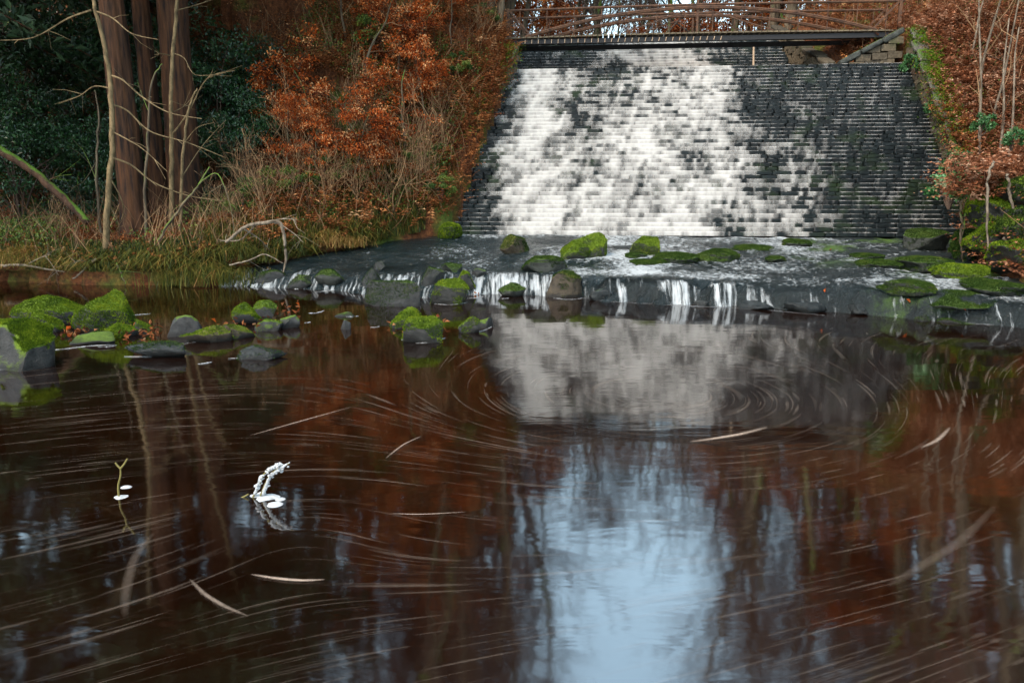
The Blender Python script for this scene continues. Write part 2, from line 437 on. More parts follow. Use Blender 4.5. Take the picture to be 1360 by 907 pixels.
def ground_h(P):
    """terrain height at points P (N,2); also which side (-1 left bank, 1 right bank, 0 channel) and distance from the edge"""
    P = np.asarray(P, float); x, y = P.T
    dl, el = pl_dist(P, LEFT); dr, er = pl_dist(P, RIGHT)
    il, ir = in_poly(P, LPOLY), in_poly(P, RPOLY)
    P3 = np.c_[P, np.zeros(len(P))]
    nz = fbm(P3 * .55, 3, 4) * .38 + fbm(P3 * 2.1, 9, 3) * .09
    s = .20 + .5 * sstep(-9, -4.5, x) * (1 - .45 * sstep(30, 38, y))
    hl = el + .22 * sstep(0, .35, dl) + s * dl + .42 * np.maximum(dl - 5, 0) * (1 - sstep(-9, -4.5, x))
    hl = np.where(hl > 9 , 9 + (hl - 9) * .45, hl); hl = np.where(hl > 16, 16 + (hl - 16) * .15, hl)
    cliff = 2.0 * (1 - sstep(19, 23, y)) * sstep(8, 13, y)
    hr = er + cliff * sstep(.1, 1.5, dr) + (.62) * dr
    hr = np.where(hr > 11, 11 + (hr - 11) * .6, hr); hr = np.where(hr > 24, 24 + (hr - 24) * .15, hr)
    k = np.clip(np.minimum(dl, dr) / 1.5, .15, 1)
    # channel
    yb = BL[1] + (BR[1] - BL[1]) * np.clip((x - BL[0]) / (BR[0] - BL[0]), 0, 1)
    yc = CL[1] + (CR[1] - CL[1]) * np.clip((x - CL[0]) / (CR[0] - CL[0]), 0, 1)
    hc = np.where(y < yb, -.9 + 1.0 * sstep(yb - 5, yb, y), .1 + (y - yb) / (yc - yb) * 5.4)
    hc = np.where(y > yc, np.minimum(5.5 + (y - yc) * .25, 7.6), hc)
    hc = np.where(y > 34, 7.4 + np.minimum((y - 34) * .012, 3), hc)
    h = np.where(il, hl + nz * k, np.where(ir, hr + nz * k, hc))
    return h, np.where(il, -1, np.where(ir, 1, 0)), np.where(il, dl, dr)

def axis(a, b, fine, lo, hi, grow=1.22):
    c = list(np.arange(a, b + 1e-6, fine)); st = fine
    while c[-1] < hi: st *= grow; c.append(c[-1] + st)
    st = fine
    while c[0] > lo: st *= grow; c.insert(0, c[0] - st)
    return np.array(c)
gx, gy = axis(-15, 20, .22, -500, 500), axis(10.5, 36, .22, -60, 900)
X, Y = np.meshgrid(gx, gy); P = np.c_[X.ravel(), Y.ravel()]
H, _, _ = ground_h(P)
nx, ny = len(gx), len(gy)
ii = (np.arange(ny - 1)[:, None] * nx + np.arange(nx - 1)[None, :]).ravel()
link('ground', make_mesh('ground', np.c_[P, H], np.stack([ii, ii + 1, ii + nx + 1, ii + nx], 1), M['ground'], True), kind='structure')

def gz(x, y): return float(ground_h(np.array([[x, y]]))[0][0])

# ---------------------------------------------------------------- pool and stream
LIP = np.array([(-12, 18.2), (-7.2, 17.6), (-5.6, 17.1), (-4.4, 16.5), (-3.1, 15.9), (-1.8, 15.5), (.3, 15.9), (1.9, 15.6), (3.3, 15.0), (4.7, 14.5), (5.9, 13.9), (7.2, 13.1), (8.5, 12.3), (9.6, 11.6), (12, 10.5)])
def lip_y(x): return np.interp(x, LIP[:, 0], LIP[:, 1])
def base_y(x): return BL[1] + (BR[1] - BL[1]) * (x - BL[0]) / (BR[0] - BL[0])
def apron_z(x, y, rough=True):
    x, y = np.asarray(x, float), np.asarray(y, float)
    P3 = np.c_[x.ravel(), y.ravel(), 0 * x.ravel()]
    e = (fbm(P3 * 1.3, 5, 5, .62) * .6).reshape(x.shape)
    d = y - lip_y(x) + e
    wdt = 1.9 - 1.35 * sstep(-.6, 2.2, x)
    lip = .34 + .09 * sstep(0, 6, x)
    t = np.clip((d - wdt) / np.maximum(base_y(x) - lip_y(x) - wdt, 1), 0, 1.1)
    z = -.35 + (lip + .35) * sstep(-.12, wdt, d) ** .8 + (Z0 - .06 - lip) * t
    if rough:
        amp = (.035 + .05 * sstep(3, 8, x)) * (1 + 2.2 * np.exp(-((d - .3) / .45) ** 2) * sstep(-1, 1.5, x))
        z = z + fbm(P3 * np.array([.9, 1.6, 1]), 21, 5, .6).reshape(x.shape) * amp * 1.6 * sstep(-.2, .3, d)
    return z
def on_apron(px, py):
    a, b = ray(px, py); D = np.linspace(10, 25, 1500)
    z = CAM_Z + b * D; za = np.maximum(apron_z(a * D, D, False), 0)
    i = np.argmax(z <= za); return np.array([a * D[i], D[i], za[i]])

plane = [(-40, -40, 0), (40, -40, 0), (40, 24, 0), (-40, 24, 0)]
link('pool_water', make_mesh('pool_water', plane, [[0, 1, 2, 3]], M['pool']), kind='structure')

ax_, ay_ = np.arange(-9, 14, .055), np.arange(10.8, 23.2, .05)
X, Y = np.meshgrid(ax_, ay_); Z = apron_z(X, Y); nx, ny = len(ax_), len(ay_)
ii = (np.arange(ny - 1)[:, None] * nx + np.arange(nx - 1)[None, :])
dlip = Y - lip_y(X)
ok = (dlip > -.8) & (Y < base_y(X) + .4)
PXY = np.c_[X.ravel(), Y.ravel()]
inl = in_poly(PXY, LPOLY).reshape(X.shape) & (pl_dist(PXY, LEFT)[0].reshape(X.shape) > .8)
inr = in_poly(PXY, RPOLY).reshape(X.shape) & (pl_dist(PXY, RIGHT)[0].reshape(X.shape) > .8)
ok &= ~inl & ~inr
fi = ii[ok[:-1, :-1]]
mossat = sstep(5, 9, X + fbm(np.c_[PXY, 0 * PXY[:, 0]] * .8, 4, 3).reshape(X.shape) * 2.5)
link('stream_bed', make_mesh('stream_bed', np.c_[PXY, Z.ravel()], np.stack([fi, fi + 1, fi + nx + 1, fi + nx], 1), M['bed'], True, {'moss': mossat.ravel()}), kind='structure')
# the thin sheet of water running over it
P3 = np.c_[PXY, 0 * PXY[:, 0]]
Zs = apron_z(X, Y, False)
rip = (fbm(P3 * np.array([1.7, 3.0, 1]), 31, 5, .68) * .055).reshape(X.shape) * (.35 + .65 * sstep(-.5, 3, X))
left_k = 1 - sstep(1.5, 5.5, X)
lvl = .035 + .035 * left_k - .03 * sstep(6, 9.5, X)
Zw = np.where(left_k > .5, np.maximum(Zs, Z - .03) + lvl, .5 * (Zs + Z) + lvl) + rip
wdt = 1.9 - 1.35 * sstep(-.6, 2.2, X)
onlip = sstep(-.25, .12, dlip) * (1 - sstep(wdt * .55, wdt * 1.05, dlip))
cur = fbm(np.c_[X.ravel() * 2.6, Y.ravel() * .25, 0 * X.ravel()], 41, 4).reshape(X.shape)
patch = fbm(np.c_[X.ravel() * .7, Y.ravel() * .9, 0 * X.ravel()], 51, 4).reshape(X.shape)
foam = onlip * np.clip(.36 + .12 * (1 - sstep(-1, 2, X)) + cur * 1.0, 0, 1) * (1 - .8 * sstep(4, 7, X))
foam += .33 * np.exp(-((base_y(X) - Y) / .35) ** 2) * (1 - sstep(8, 10, X))
foam += np.clip(.48 + patch * .55, 0, .7) * sstep(0, 3, X) * (1 - .6 * sstep(8.5, 10.5, X)) * sstep(.3, 1.0, dlip)
foam += .5 * np.exp(-((dlip + .1) / .16) ** 2) * np.clip(.3 + cur * 1.2, 0, 1)
foam += .5 * left_k * np.clip(patch * 1.2 + .1, 0, .8) * sstep(-6.5, -1, X)
depth = np.clip(.45 + .45 * left_k + patch * .6, .03, .95) * (1 - .65 * sstep(7, 10, X)) * (1 - .75 * onlip * sstep(-.5, 1.5, X))
link('stream_water', make_mesh('stream_water', np.c_[PXY, Zw.ravel()], np.stack([fi, fi + 1, fi + nx + 1, fi + nx], 1), M['stream'], True,
     {'foam': foam.ravel(), 'depth': depth.ravel(), 'lip': onlip.ravel()}), kind='structure')

# ---------------------------------------------------------------- stepped spillway
def cbox_mesh(name, mat, bev=.08):
    """unit box (-.5...5) with chamfered edges on the front, shared by alike stones"""
    b = .5 - bev
    v = [(-.5, .5, -.5), (.5, .5, -.5), (.5, .5, .5), (-.5, .5, .5),
         (-.5, -.5 + bev, -.5), (.5, -.5 + bev, -.5), (.5, -.5 + bev, .5), (-.5, -.5 + bev, .5),
         (-b, -.5, -b), (b, -.5, -b), (b, -.5, b), (-b, -.5, b)]
    v = np.array(v) + rng.uniform(-.02, .02, (12, 3))
    f = [[0, 3, 2, 1], [3, 7, 6, 2], [0, 1, 5, 4], [1, 2, 6, 5], [0, 4, 7, 3], [8, 9, 10, 11], [4, 5, 9, 8], [5, 6, 10, 9], [6, 7, 11, 10], [7, 4, 8, 11]]
    return np.array(v), np.array(f)

def lerp(a, b, t): return a + (b - a) * t

def water_density(u, t):
    U = np.array([0, .05, .1, .15, .2, .25, .3, .35, .4, .45, .5, .55, .6, .65, .7, .75, .8, .85, .9, 1])
    T = np.array([0, .25, .5, .75, 1.0])
    G = np.array([[.0, .02, .16, .80, .92, .90, .92, .93, .92, .88, .83, .78, .72, .62, .55, .40, .14, .05, .03, .02],
                  [.0, .06, .62, .95, .88, .84, .86, .9, .86, .83, .75, .70, .62, .48, .50, .34, .10, .05, .04, .02],
                  [.04, .42, .97, .93, .74, .62, .74, .8, .8, .7, .66, .72, .56, .30, .38, .22, .09, .06, .04, .02],
                  [.25, .85, 1.0, .80, .52, .40, .6, .66, .58, .66, .88, .74, .28, .12, .10, .18, .16, .06, .04, .02],
                  [.7, .92, .92, .78, .42, .35, .6, .6, .45, .68, .92, .82, .3, .1, .07, .07, .14, .1, .05, .03]])
    ti = np.interp(t, T, np.arange(5)); i = np.clip(np.floor(ti).astype(int), 0, 3); f = ti - i
    g0 = np.stack([np.interp(u, U, G[k]) for k in range(5)])
    idx = np.arange(len(u))
    return g0[i, idx] * (1 - f) + g0[i + 1, idx] * f

def build_spillway(name, label, A0, B0, A1, B1, z0, z1, n, dens, n_obj, stone_len):
    root = thing(name, label, 'spillway', (*((A0 + B0) / 2), z0))
    org = np.array([*((A0 + B0) / 2), z0])
    var = [cbox_mesh('s', None) for _ in range(5)]
    shared = [make_mesh('stone_block', v, f, M['step'], False, {'tint': np.full(12, rng.uniform(.2, .8))}) for v, f in var]
    rest = Geo(); rise = (z1 - z0) / n
    count = 0
    water_v, water_f, water_a, wn = [], [], [], 0
    for i in range(n):
        t0, t1 = i / n, (i + 1) / n
        a, b = lerp(A0, A1, t0), lerp(B0, B1, t0)             # riser line
        W = np.linalg.norm(b - a); ex = (b - a) / W; ey = np.array([-ex[1], ex[0]])
        run = np.linalg.norm(lerp(A0, A1, t1) - a)
        z = z0 + i * rise
        s = -rng.uniform(0, stone_len); proud = []
        while s < W:
            L = stone_len * rng.uniform(.55, 1.5); e = min(s + L, W); s0 = max(s, 0)
            if e - s0 > .08:
                pr = rng.normal(0, .007); dp = run + .22
                c = a + ex * (s0 + e) / 2 + ey * (dp / 2 - pr)
                hz = rise * .94 + rng.uniform(-.006, .004)
                proud.append((s0, e, pr))
                if count < n_obj:
                    o = link('stone_block', shared[rng.integers(5)], root, (c[0] - org[0], c[1] - org[1], z + hz / 2 - org[2] - .001), math.atan2(ex[1], ex[0]), (e - s0 - .010, dp, hz))
                    count += 1
                else:
                    v, f = var[rng.integers(5)]
                    vv = v * np.array([e - s0 - .010, dp, hz])
                    w3 = np.c_[vv[:, :1] * ex + vv[:, 1:2] * ey + c, vv[:, 2] + z + hz / 2]
                    rest.add(w3, f, None, rng.uniform(.1, .9))
            s = e if e > s else s + L
        # water veil for this step: tread back edge, nose, hanging lip, foot of the riser
        nc = int(W / .05); u = np.linspace(0, 1, nc)
        P = a + (b - a) * u[:, None]
        D = dens(u, np.full(nc, (t0 + t1) / 2))
        xs = u * W
        lowf = fbm(np.c_[xs * .55, np.full(nc, i * .16), np.zeros(nc)], 61, 3)
        d1 = fbm(np.c_[xs * 1.1 + i * .17, xs * .25 - i * .05, np.zeros(nc)], 71, 3); d2 = fbm(np.c_[xs * 1.1 - i * .17, xs * .25 + i * .05, np.zeros(nc)], 75, 3)
        mid = np.maximum(d1, d2) * 1.3 - .22
        fine = fbm(np.c_[xs * 6.5, np.full(nc, i * .3), np.zeros(nc)], 81, 3)
        blk = np.zeros(nc); pro = np.zeros(nc)
        for (q0, q1, pr) in proud:
            m = (xs >= q0) & (xs < q1); edge = np.exp(-(np.minimum(xs[m] - q0, q1 - xs[m]) / .05) ** 2); blk[m] = (rng.uniform() < .55) * rng.uniform(.4, 1) * (1 - .85 * edge); pro[m] = pr
        al = D * 1.06 + .34 * mid + .14 * lowf + .34 * fine - .60 * blk * np.clip(1.45 - D, .42, 1) * (D > .05) - .02
        al = np.clip(al, 0, 1.0)
        wet = np.clip(.38 + .42 * fine + .22 * lowf, 0, .62)   # dribbles off every nose
        out = .012
        yb, zt = run, z + rise * .97
        off = pro + out
        rows = [(P + ey * (run * 1.05), np.full(nc, zt + .004), al * .8),
                (P - ey * (off[:, None] * .4), np.full(nc, zt + .006), np.maximum(al, wet * .9)),
                (P - ey * off[:, None], np.full(nc, zt - rise * .09), np.maximum(al, wet * .75)),
                (P - ey * (off + .008)[:, None], np.full(nc, zt - rise * .22), np.maximum(al * .9, .0)),
                (P - ey * (off + .018)[:, None], np.full(nc, z + .004), al * .84)]
        for (xy, zz, aa) in rows: water_v.append(np.c_[xy, zz]); water_a.append(aa)
        for r_ in range(4):
            k = wn + r_ * nc + np.arange(nc - 1); water_f.append(np.stack([k, k + nc, k + nc + 1, k + 1], 1))
        wn += 5 * nc
    link('stone_block_courses', rest.mesh('stone_block_courses', M['step'], org), root, kind='stuff')
    # solid core behind the steps
    g = Geo()
    back0, back1 = lerp(A0, A1, 1.0), lerp(B0, B1, 1.0)
    ey = np.array([-(B0 - A0)[1], (B0 - A0)[0]]); ey = ey / np.linalg.norm(ey) * .2
    v = [(*(A0 + ey), z0 - .8), (*(B0 + ey), z0 - .8), (*(back1 + ey), z1 - .05), (*(back0 + ey), z1 - .05), (*(back0 + ey * 12), z1 - .05), (*(back1 + ey * 12), z1 - .05)]
    g.add(v, [[0, 1, 2, 3], [3, 2, 5, 4]])
    link('core', g.mesh('core', M['step'], org), root)
    link('white_water', make_mesh('white_water', np.vstack(water_v) - org, np.vstack(water_f), M['fall'], True, {'foam': np.concatenate(water_a)}), root, kind='stuff')
    return root

build_spillway('stepped_spillway', 'broad dark stone stepped spillway with white water tumbling down its face', BL, BR, CL, CR, Z0, Z1, NSTEP, water_density, 300, .40)
UL0, UR0, UL1, UR1 = np.array([.1, 32.2]), np.array([11.15, 31.2]), np.array([.1, 34.6]), np.array([11.15, 33.6])
def dens_upper(u, t):
    U = np.array([0, .06, .1, .16, .22, .28, .34, .4, .5, .6, .68, .74, .8, .88, 1])
    a = np.array([.05, .08, .35, .3, .1, .12, .45, .8, .95, .92, .6, .45, .3, .08, .02])
    b = np.array([.05, .1, .25, .5, .3, .3, .45, .6, .9, .95, .75, .4, .35, .1, .02])
    return np.interp(u, U, a) * t + np.interp(u, U, b) * (1 - t)
build_spillway('upper_spillway', 'short upper stepped spillway seen beneath the iron footbridge', UL0, UR0, UL1, UR1, Z1 + .3, 8.46, 12, dens_upper, 0, .5)
g = Geo()                                               # ledge between the two
ex = (CR - CL) / np.linalg.norm(CR - CL)
g.add([(*CL, Z1 + .012), (*CR, Z1 + .012), (11.9, 31.5, Z1 + .35), (-.3, 32.6, Z1 + .35)], [[0, 1, 2, 3]])
link('spillway_ledge', g.mesh('spillway_ledge', M['step']), kind='structure')

# upstream water behind the top of the upper spillway
link('upper_stream', make_mesh('upper_stream', [(.1, 34.6, 8.44), (11.15, 33.6, 8.44), (11.4, 38, 8.44), (8, 60, 8.44), (0, 60, 8.44), (-.6, 39, 8.44)], [[0, 1, 2, 3, 4, 5]], M['pool']), kind='structure')

import bmesh
def ico(n):
    b = bmesh.new(); bmesh.ops.create_icosphere(b, subdivisions=n, radius=1.0)
    r = np.array([v.co[:] for v in b.verts]), np.array([[v.index for v in f.verts] for f in b.faces]); b.free(); return r
ICO2_V, ICO2_F = ico(3)
def coping_verts(seed):
    v = np.sign(ICO2_V) * np.abs(ICO2_V) ** .35; v /= np.abs(v).max(0)
    v = v * (1 + .10 * fbm(v * 1.7 + seed * 2.3, seed, 3))[:, None]
    return v / np.abs(v).max(0) * .5
# ---------------------------------------------------------------- wing walls with coping stones
def wall_along(name, label, pts, ztop, zbot, thick, cop_mat, n_cop, cop_h=.16, cop_w=.34, group=None):
    """pts: list of (x,y); ztop per point. Courses of squared stones under a row of coping stones."""
    pts = np.asarray(pts, float); ztop = np.asarray(ztop, float); zbot = np.asarray(zbot, float)
    org = np.array([*pts[0], zbot[0]])
    root = thing(name, label, 'wall', org, group)
    seg = np.r_[0, np.cumsum(np.hypot(*np.diff(pts, axis=0).T))]; L = seg[-1]
    f = lambda s: np.array([np.interp(s, seg, pts[:, 0]), np.interp(s, seg, pts[:, 1])])
    g = Geo()
    n = max(4, int(L / .5))
    for i in range(n):
        s0, s1 = L * i / n, L * (i + 1) / n; a, b = f(s0), f(s1); d = (b - a) / np.linalg.norm(b - a); nn = np.array([-d[1], d[0]])
        zt = np.interp((s0 + s1) / 2, seg, ztop); zb = np.interp((s0 + s1) / 2, seg, zbot)
        k = max(1, int((zt - zb) / .22))
        for j in range(k):
            zc = zb + (j + .5) * (zt - zb) / k; sh = (j % 2) * .22
            c = (a + b) / 2 + d * sh
            g.box((*c, zc), [[d[0], d[1], 0], [nn[0], nn[1], 0], [0, 0, 1]], ((s1 - s0) / 2 - .01, thick / 2 + rng.uniform(-.015, .02), (zt - zb) / k / 2 - .008), .06, rng.uniform(0, 1))
    link('wall_courses', g.mesh('wall_courses', M['wall'], org), root, kind='stuff')
    vs3 = [(lambda q: make_mesh('coping_stone', q, ICO2_F, cop_mat, True))(coping_verts(40 + k)) for k in range(4)]
    for i in range(n_cop):
        s0, s1 = L * i / n_cop, L * (i + 1) / n_cop; a, b = f(s0), f(s1)
        A = np.array([*a, np.interp(s0, seg, ztop)]); B = np.array([*b, np.interp(s1, seg, ztop)])
        d = B - A; ln = np.linalg.norm(d)
        o = link('coping_stone', vs3[i % 4], root)
        m_ = Vector(d).to_track_quat('X', 'Z')
        o.rotation_mode = 'QUATERNION'; o.rotation_quaternion = m_
        o.location = (A + B) / 2 - org + np.array([0, 0, cop_h * .35]) + rng.uniform(-.05, .05, 3)
        o.scale = (ln * 1.04, cop_w * 2 * rng.uniform(.8, 1.05), cop_h * rng.uniform(.75, 1.25))
    if cop_mat == M['coping']:
        n = 9000; s = rng.uniform(0, L, n); xy = np.array([f(q) for q in s]) + rng.normal(size=(n, 2)) * .2
        C = np.c_[xy, np.interp(s, seg, ztop) + cop_h * .8 + rng.uniform(-.06, .03, n)]
        C[:, 2] += .08 * fbm(C * 2.5, 8, 3); kk = fbm(C * 1.1, 3, 3) > -.12
        g = Geo(); g.leaves(C[kk], .085, .035, .2, np.clip(.45 + .5 * fbm(C[kk] * 4, 5, 3), 0, 1)); link('moss', g.mesh('moss', M['moss'], org), root, kind='stuff')
    return root
def side(a, b, off, k=8):
    d = (b - a) / np.linalg.norm(b - a); nn = np.array([-d[1], d[0]]) * off
    return [lerp(a, b, t) + nn for t in np.linspace(0, 1, k)]
wall_along('wing_wall', 'sloping stone wall with mossy coping along the left side of the spillway', side(BL, CL, .26), np.linspace(Z0 + .8, Z1 + .75, 8), np.linspace(Z0 - .4, Z1 - .6, 8), .45, M['coping'], 14)
wall_along('wing_wall', 'sloping ivy-hung wall with bright green mossy coping along the right side of the spillway', side(BR, CR, -.26), np.linspace(Z0 + .9, Z1 + 1.0, 8), np.linspace(Z0 - .4, Z1 - .6, 8), .45, M['coping'], 14)
wall_along('abutment_wall', 'dark sloping abutment wall under the right end of the footbridge', [CR + (-.0, .45), (12.4, 27.5), (11.45, 27.75)], [7.5, 6.95, 6.42], [6.2, 6.1, 6.0], .4, M['coping_dark'], 3, .2, .3)
wall_along('wing_wall', 'low stone wall rising beside the upper spillway behind the footbridge', [(11.35, 28.3), (11.42, 31.5), (11.5, 35.0)], [6.6, 7.8, 9.2], [6.0, 6.4, 7.8], .4, M['wall'], 8, .16, .26)

# ---------------------------------------------------------------- footbridge
BN0, BN1 = np.array([-.25, 29.75]), np.array([13.75, 28.25])     # near truss, left and right ends
bd = (BN1 - BN0) / np.linalg.norm(BN1 - BN0); bn = np.array([-bd[1], bd[0]]); BW = 1.35; BLEN = np.linalg.norm(BN1 - BN0)
ZD, ZR = 7.74, 8.72
bridge = thing('footbridge', 'rusty iron bowstring footbridge with plank deck spanning above the spillway', 'footbridge', (*BN0, ZD))
borg = np.array([*BN0, ZD])
def bp(s, off, z): return np.array([*(BN0 + bd * s + bn * off), z])
def bar(name, a, b, w_, h_, mat=None, parent=bridge):
    a, b = np.asarray(a), np.asarray(b); d = b - a; L = np.linalg.norm(d); d = d / L
    up = np.array([0, 0, 1.0]) if abs(d[2]) < .95 else np.array([bn[0], bn[1], 0])
    sx = np.cross(d, up); sx /= np.linalg.norm(sx); up = np.cross(sx, d)
    g = Geo(); g.box((a + b) / 2, [d, sx, up], (L / 2, w_ / 2, h_ / 2))
    return link(name, g.mesh(name, mat or M['iron'], borg), parent)
zr = lambda s: ZR + .05 * math.sin(math.pi * s / BLEN)
zdk = lambda s: ZD + .06 * math.sin(math.pi * s / BLEN)
NP = 14
for off in (0, BW):
    S = np.linspace(0, BLEN, 29)
    g = Geo(); g.tube([bp(s, off, zr(s)) for s in S], .045, 6); link('top_rail', g.mesh('top_rail', M['iron'], borg), bridge)
    s0, s1 = .75, BLEN - .85
    Sa = np.linspace(s0, s1, 41)
    arch = lambda s: zdk(s) + .04 + (zr(s) - zdk(s) - .12) * (1 - ((s - (s0 + s1) / 2) / ((s1 - s0) / 2)) ** 2)
    g = Geo()
    for dz in (0, -.045): g.tube([bp(s, off - .03, arch(s) + dz) for s in Sa], .045, 6)
    link('bow_arch', g.mesh('bow_arch', M['iron'], borg), bridge)
    for k in range(NP):
        s = .55 + (BLEN - 1.1) * k / (NP - 1)
        bar('post', bp(s, off, zdk(s)), bp(s, off, zr(s)), .03, .03)
    mid = (s0 + s1) / 2
    bar('centre_post', bp(mid, off, zdk(mid)), bp(mid, off, zr(mid) + (.25 if off == 0 else .0)), .07, .07)
    for sg in (-1, 1):
        bar('diagonal_brace', bp(mid + sg * .05, off, zr(mid) - .08), bp(mid + sg * 2.7, off, zdk(mid) + .05), .035, .035)
        e = BLEN if sg > 0 else 0
        bar('end_brace', bp(e - sg * .15, off, zr(e)), bp(e - sg * 1.0, off, zdk(e) + .05), .06, .06)
        bar('end_post', bp(e - sg * .1, off, ZD - .1), bp(e - sg * .1, off, zr(e) + .05), .1, .1)
    bar('edge_beam', bp(-.2, off, ZD - .13), bp(BLEN + .2, off, ZD - .13), .12, .16, M['beam'])
nb = 70
pm = Geo(); pm.box((0, 0, 0), np.eye(3), (.088, BW / 2 + .12, .025), .03); pme = pm.mesh('deck_plank', M['wood'])
for k in range(nb):
    s = (k + .5) * BLEN / nb; c = bp(s, BW / 2, zdk(s) + rng.uniform(-.004, .004)) - borg
    link('deck_plank', pme, bridge, c, math.atan2(bd[1], bd[0]))
jm = Geo(); jm.box((0, 0, 0), np.eye(3), (.012, .1, .075)); jme = jm.mesh('joist_end', M['pipe'])
for k in range(30):
    c = bp(.75 + k * .245, -.07, ZD - .13) - borg
    o = link('joist_end', jme, bridge, c, math.atan2(bd[1], bd[0])); o.rotation_euler = (0, .22 if k > 12 else .05, math.atan2(bd[1], bd[0])); o.scale = (1, .3, .9)
o = link('marker_post', None, None, (0, 0, 0), label='thin rusty post standing on the ledge below the footbridge', category='post')
p0 = at(1001, 88, 28.6); p0[2] = Z1; p1 = at(1001, 63, 28.6); o.location = p0
g = Geo(); g.tube([p0, p0 + (p1 - p0) * .5, p1], [.04, .035, .035], 6); link('shaft', g.mesh('shaft', M['pipe'], p0), o)
g = Geo(); g.box(p0 + (0, 0, .06), np.eye(3), (.14, .12, .07), .1); link('base', g.mesh('base', M['wall'], p0), o)

# ---------------------------------------------------------------- rocks
ICO_V, ICO_F = ico(4)

def rock_verts(seed, size, cuts=7, rough=.16, boxy=.0):
    rg = np.random.default_rng(seed)
    v = ICO_V.copy()
    if boxy: v = np.sign(v) * np.abs(v) ** (1 - boxy); v /= np.abs(v).max(0)
    for k in range(cuts):
        n = rg.normal(size=3); n[2] = n[2] * .7 + .15; n /= np.linalg.norm(n); d = rg.uniform(.46, .82)
        ex = np.maximum(v @ n - d, 0); v = v - ex[:, None] * n * .98
    v *= (1 + rough * fbm(v * 1.6 + seed * 3.1, seed, 4))[:, None]
    v -= v * (.05 * fbm(v * 7 + seed, seed + 3, 3))[:, None]
    v -= (v.max(0) + v.min(0)) / 2; v /= np.abs(v).max(0)
    return v * np.asarray(size)

def fuzz(vw, faces, n, mat, length, thr=.25, seed=0, name='moss'):
    """short moss blades on what faces up"""
    rg = np.random.default_rng(seed + 5)
    a, b, c = vw[faces[:, 0]], vw[faces[:, 1]], vw[faces[:, 2]]
    nr = np.cross(b - a, c - a); ar = np.linalg.norm(nr, axis=1); nr /= ar[:, None] + 1e-12
    ctr = (a + b + c) / 3
    wgt = ar * (nr[:, 2] + .5 * fbm(ctr * 3.0 + seed, seed, 3) > thr) * (ctr[:, 2] > vw[:, 2].min() + .12 * np.ptp(vw[:, 2]))
    if wgt.sum() <= 0: return None
    f = rg.choice(len(faces), n, p=wgt / wgt.sum())
    r1, r2 = np.sqrt(rg.uniform(size=n)), rg.uniform(size=n)
    p = (1 - r1)[:, None] * a[f] + (r1 * (1 - r2))[:, None] * b[f] + (r1 * r2)[:, None] * c[f]
    d = nr[f] + rg.normal(size=(n, 3)) * .7
    clump = np.clip(.5 + .6 * fbm(p * 6.0 + seed, seed + 9, 3) + rg.normal(0, .15, n), 0, 1)
    g = Geo(); g.leaves(p, length, length * .45, 0, clump, rg, d)
    return g.mesh(name, mat)

RS = [0]
def rock(label, x0, x1, y0, y1, surf, mat, moss=0, name='boulder', cuts=14, boxy=.25, rough=.14, depth=.8, mm='moss', thr=.38, group=None, rotz=None, peak=0):
    RS[0] += 1; sd = RS[0] * 13 + 5; rg = np.random.default_rng(sd)
    base = on_z((x0 + x1) / 2, y1) if surf == 'p' else on_apron((x0 + x1) / 2, y1)
    k = math.hypot(base[1], base[2] - CAM_Z) / FPX * 1.0
    w_, h_ = (x1 - x0) * k / 2, (y1 - y0) * k
    dp = max(w_ * depth, h_ * .45)
    h_ = max(h_ - dp * .35 * (CAM_Z - base[2]) / base[1] * 2, h_ * .55)
    sink = .12 if surf == 'p' else .07
    hz = (h_ + sink) / 2
    v = rock_verts(sd, (w_, dp, hz), cuts, rough, boxy)
    if peak: tt = np.clip((v[:, 2] / hz + 1) / 2, 0, 1); v[:, :2] *= (1.12 - peak * tt ** 1.1)[:, None]; v[:, 0] += peak * .12 * w_ * tt
    loc = (base[0], base[1] + dp * .75, base[2] - sink + hz)
    root = thing(name, label, 'rock', (loc[0], loc[1], loc[2] - hz), group)
    vv = v + np.array([0, 0, hz])
    link('stone', make_mesh('stone', vv, ICO_F, M[mat], True), root)
    if moss:
        n = int(moss * 9000 * (w_ * 2) * (dp * 2 + hz)); n = min(max(n, 150), 9000)
        me = fuzz(vv, ICO_F, n, M[mm], .022 + .012 * min(w_, 1), thr, sd)
        if me: link('moss', me, root, kind='stuff')
    return root

# in the pool, left
rock('big flat-topped boulder with dark flank and moss cap at the left edge of the pool', -40, 56, 424, 492, 'p', 'rock_moss', .8, boxy=.35, thr=.55)
rock('broad low dome of bright green moss beside the pointed boulder', 5, 106, 390, 434, 'p', 'rock_moss', 1, boxy=.1, cuts=4, thr=-.05)
rock('tall pointed moss-covered boulder at the left of the pool', 84, 173, 384, 441, 'p', 'rock_moss', 1, boxy=.1, cuts=8, depth=.7, thr=-.1, peak=.72)
rock('small mossy stone tucked in front of the broad green dome', 31, 78, 415, 442, 'p', 'rock_moss', .9, thr=.1)
rock('low moss-topped slab in front of the pointed boulder', 116, 176, 430, 450, 'p', 'rock_moss', .8, boxy=.4)
rock('little mossy stone right of the pointed boulder', 175, 202, 424, 444, 'p', 'rock_moss', .6)
rock('dark wet slab in front of the pointed boulder with leaves on it', 88, 152, 441, 458, 'p', 'rock_grey', 0, boxy=.4)
rock('flat dark stone awash between slab and grey rock', 160, 248, 452, 476, 'p', 'rock_black', .2, mm='moss_dark', boxy=.2, depth=.5, rough=.3)
rock('angular blue-grey rock in the left pool', 221, 264, 418, 447, 'p', 'rock_grey', 0, cuts=10, peak=.4)
rock('brown stone with a little moss below the blue-grey rock', 236, 302, 431, 456, 'p', 'rock_brown', .3, boxy=.3)
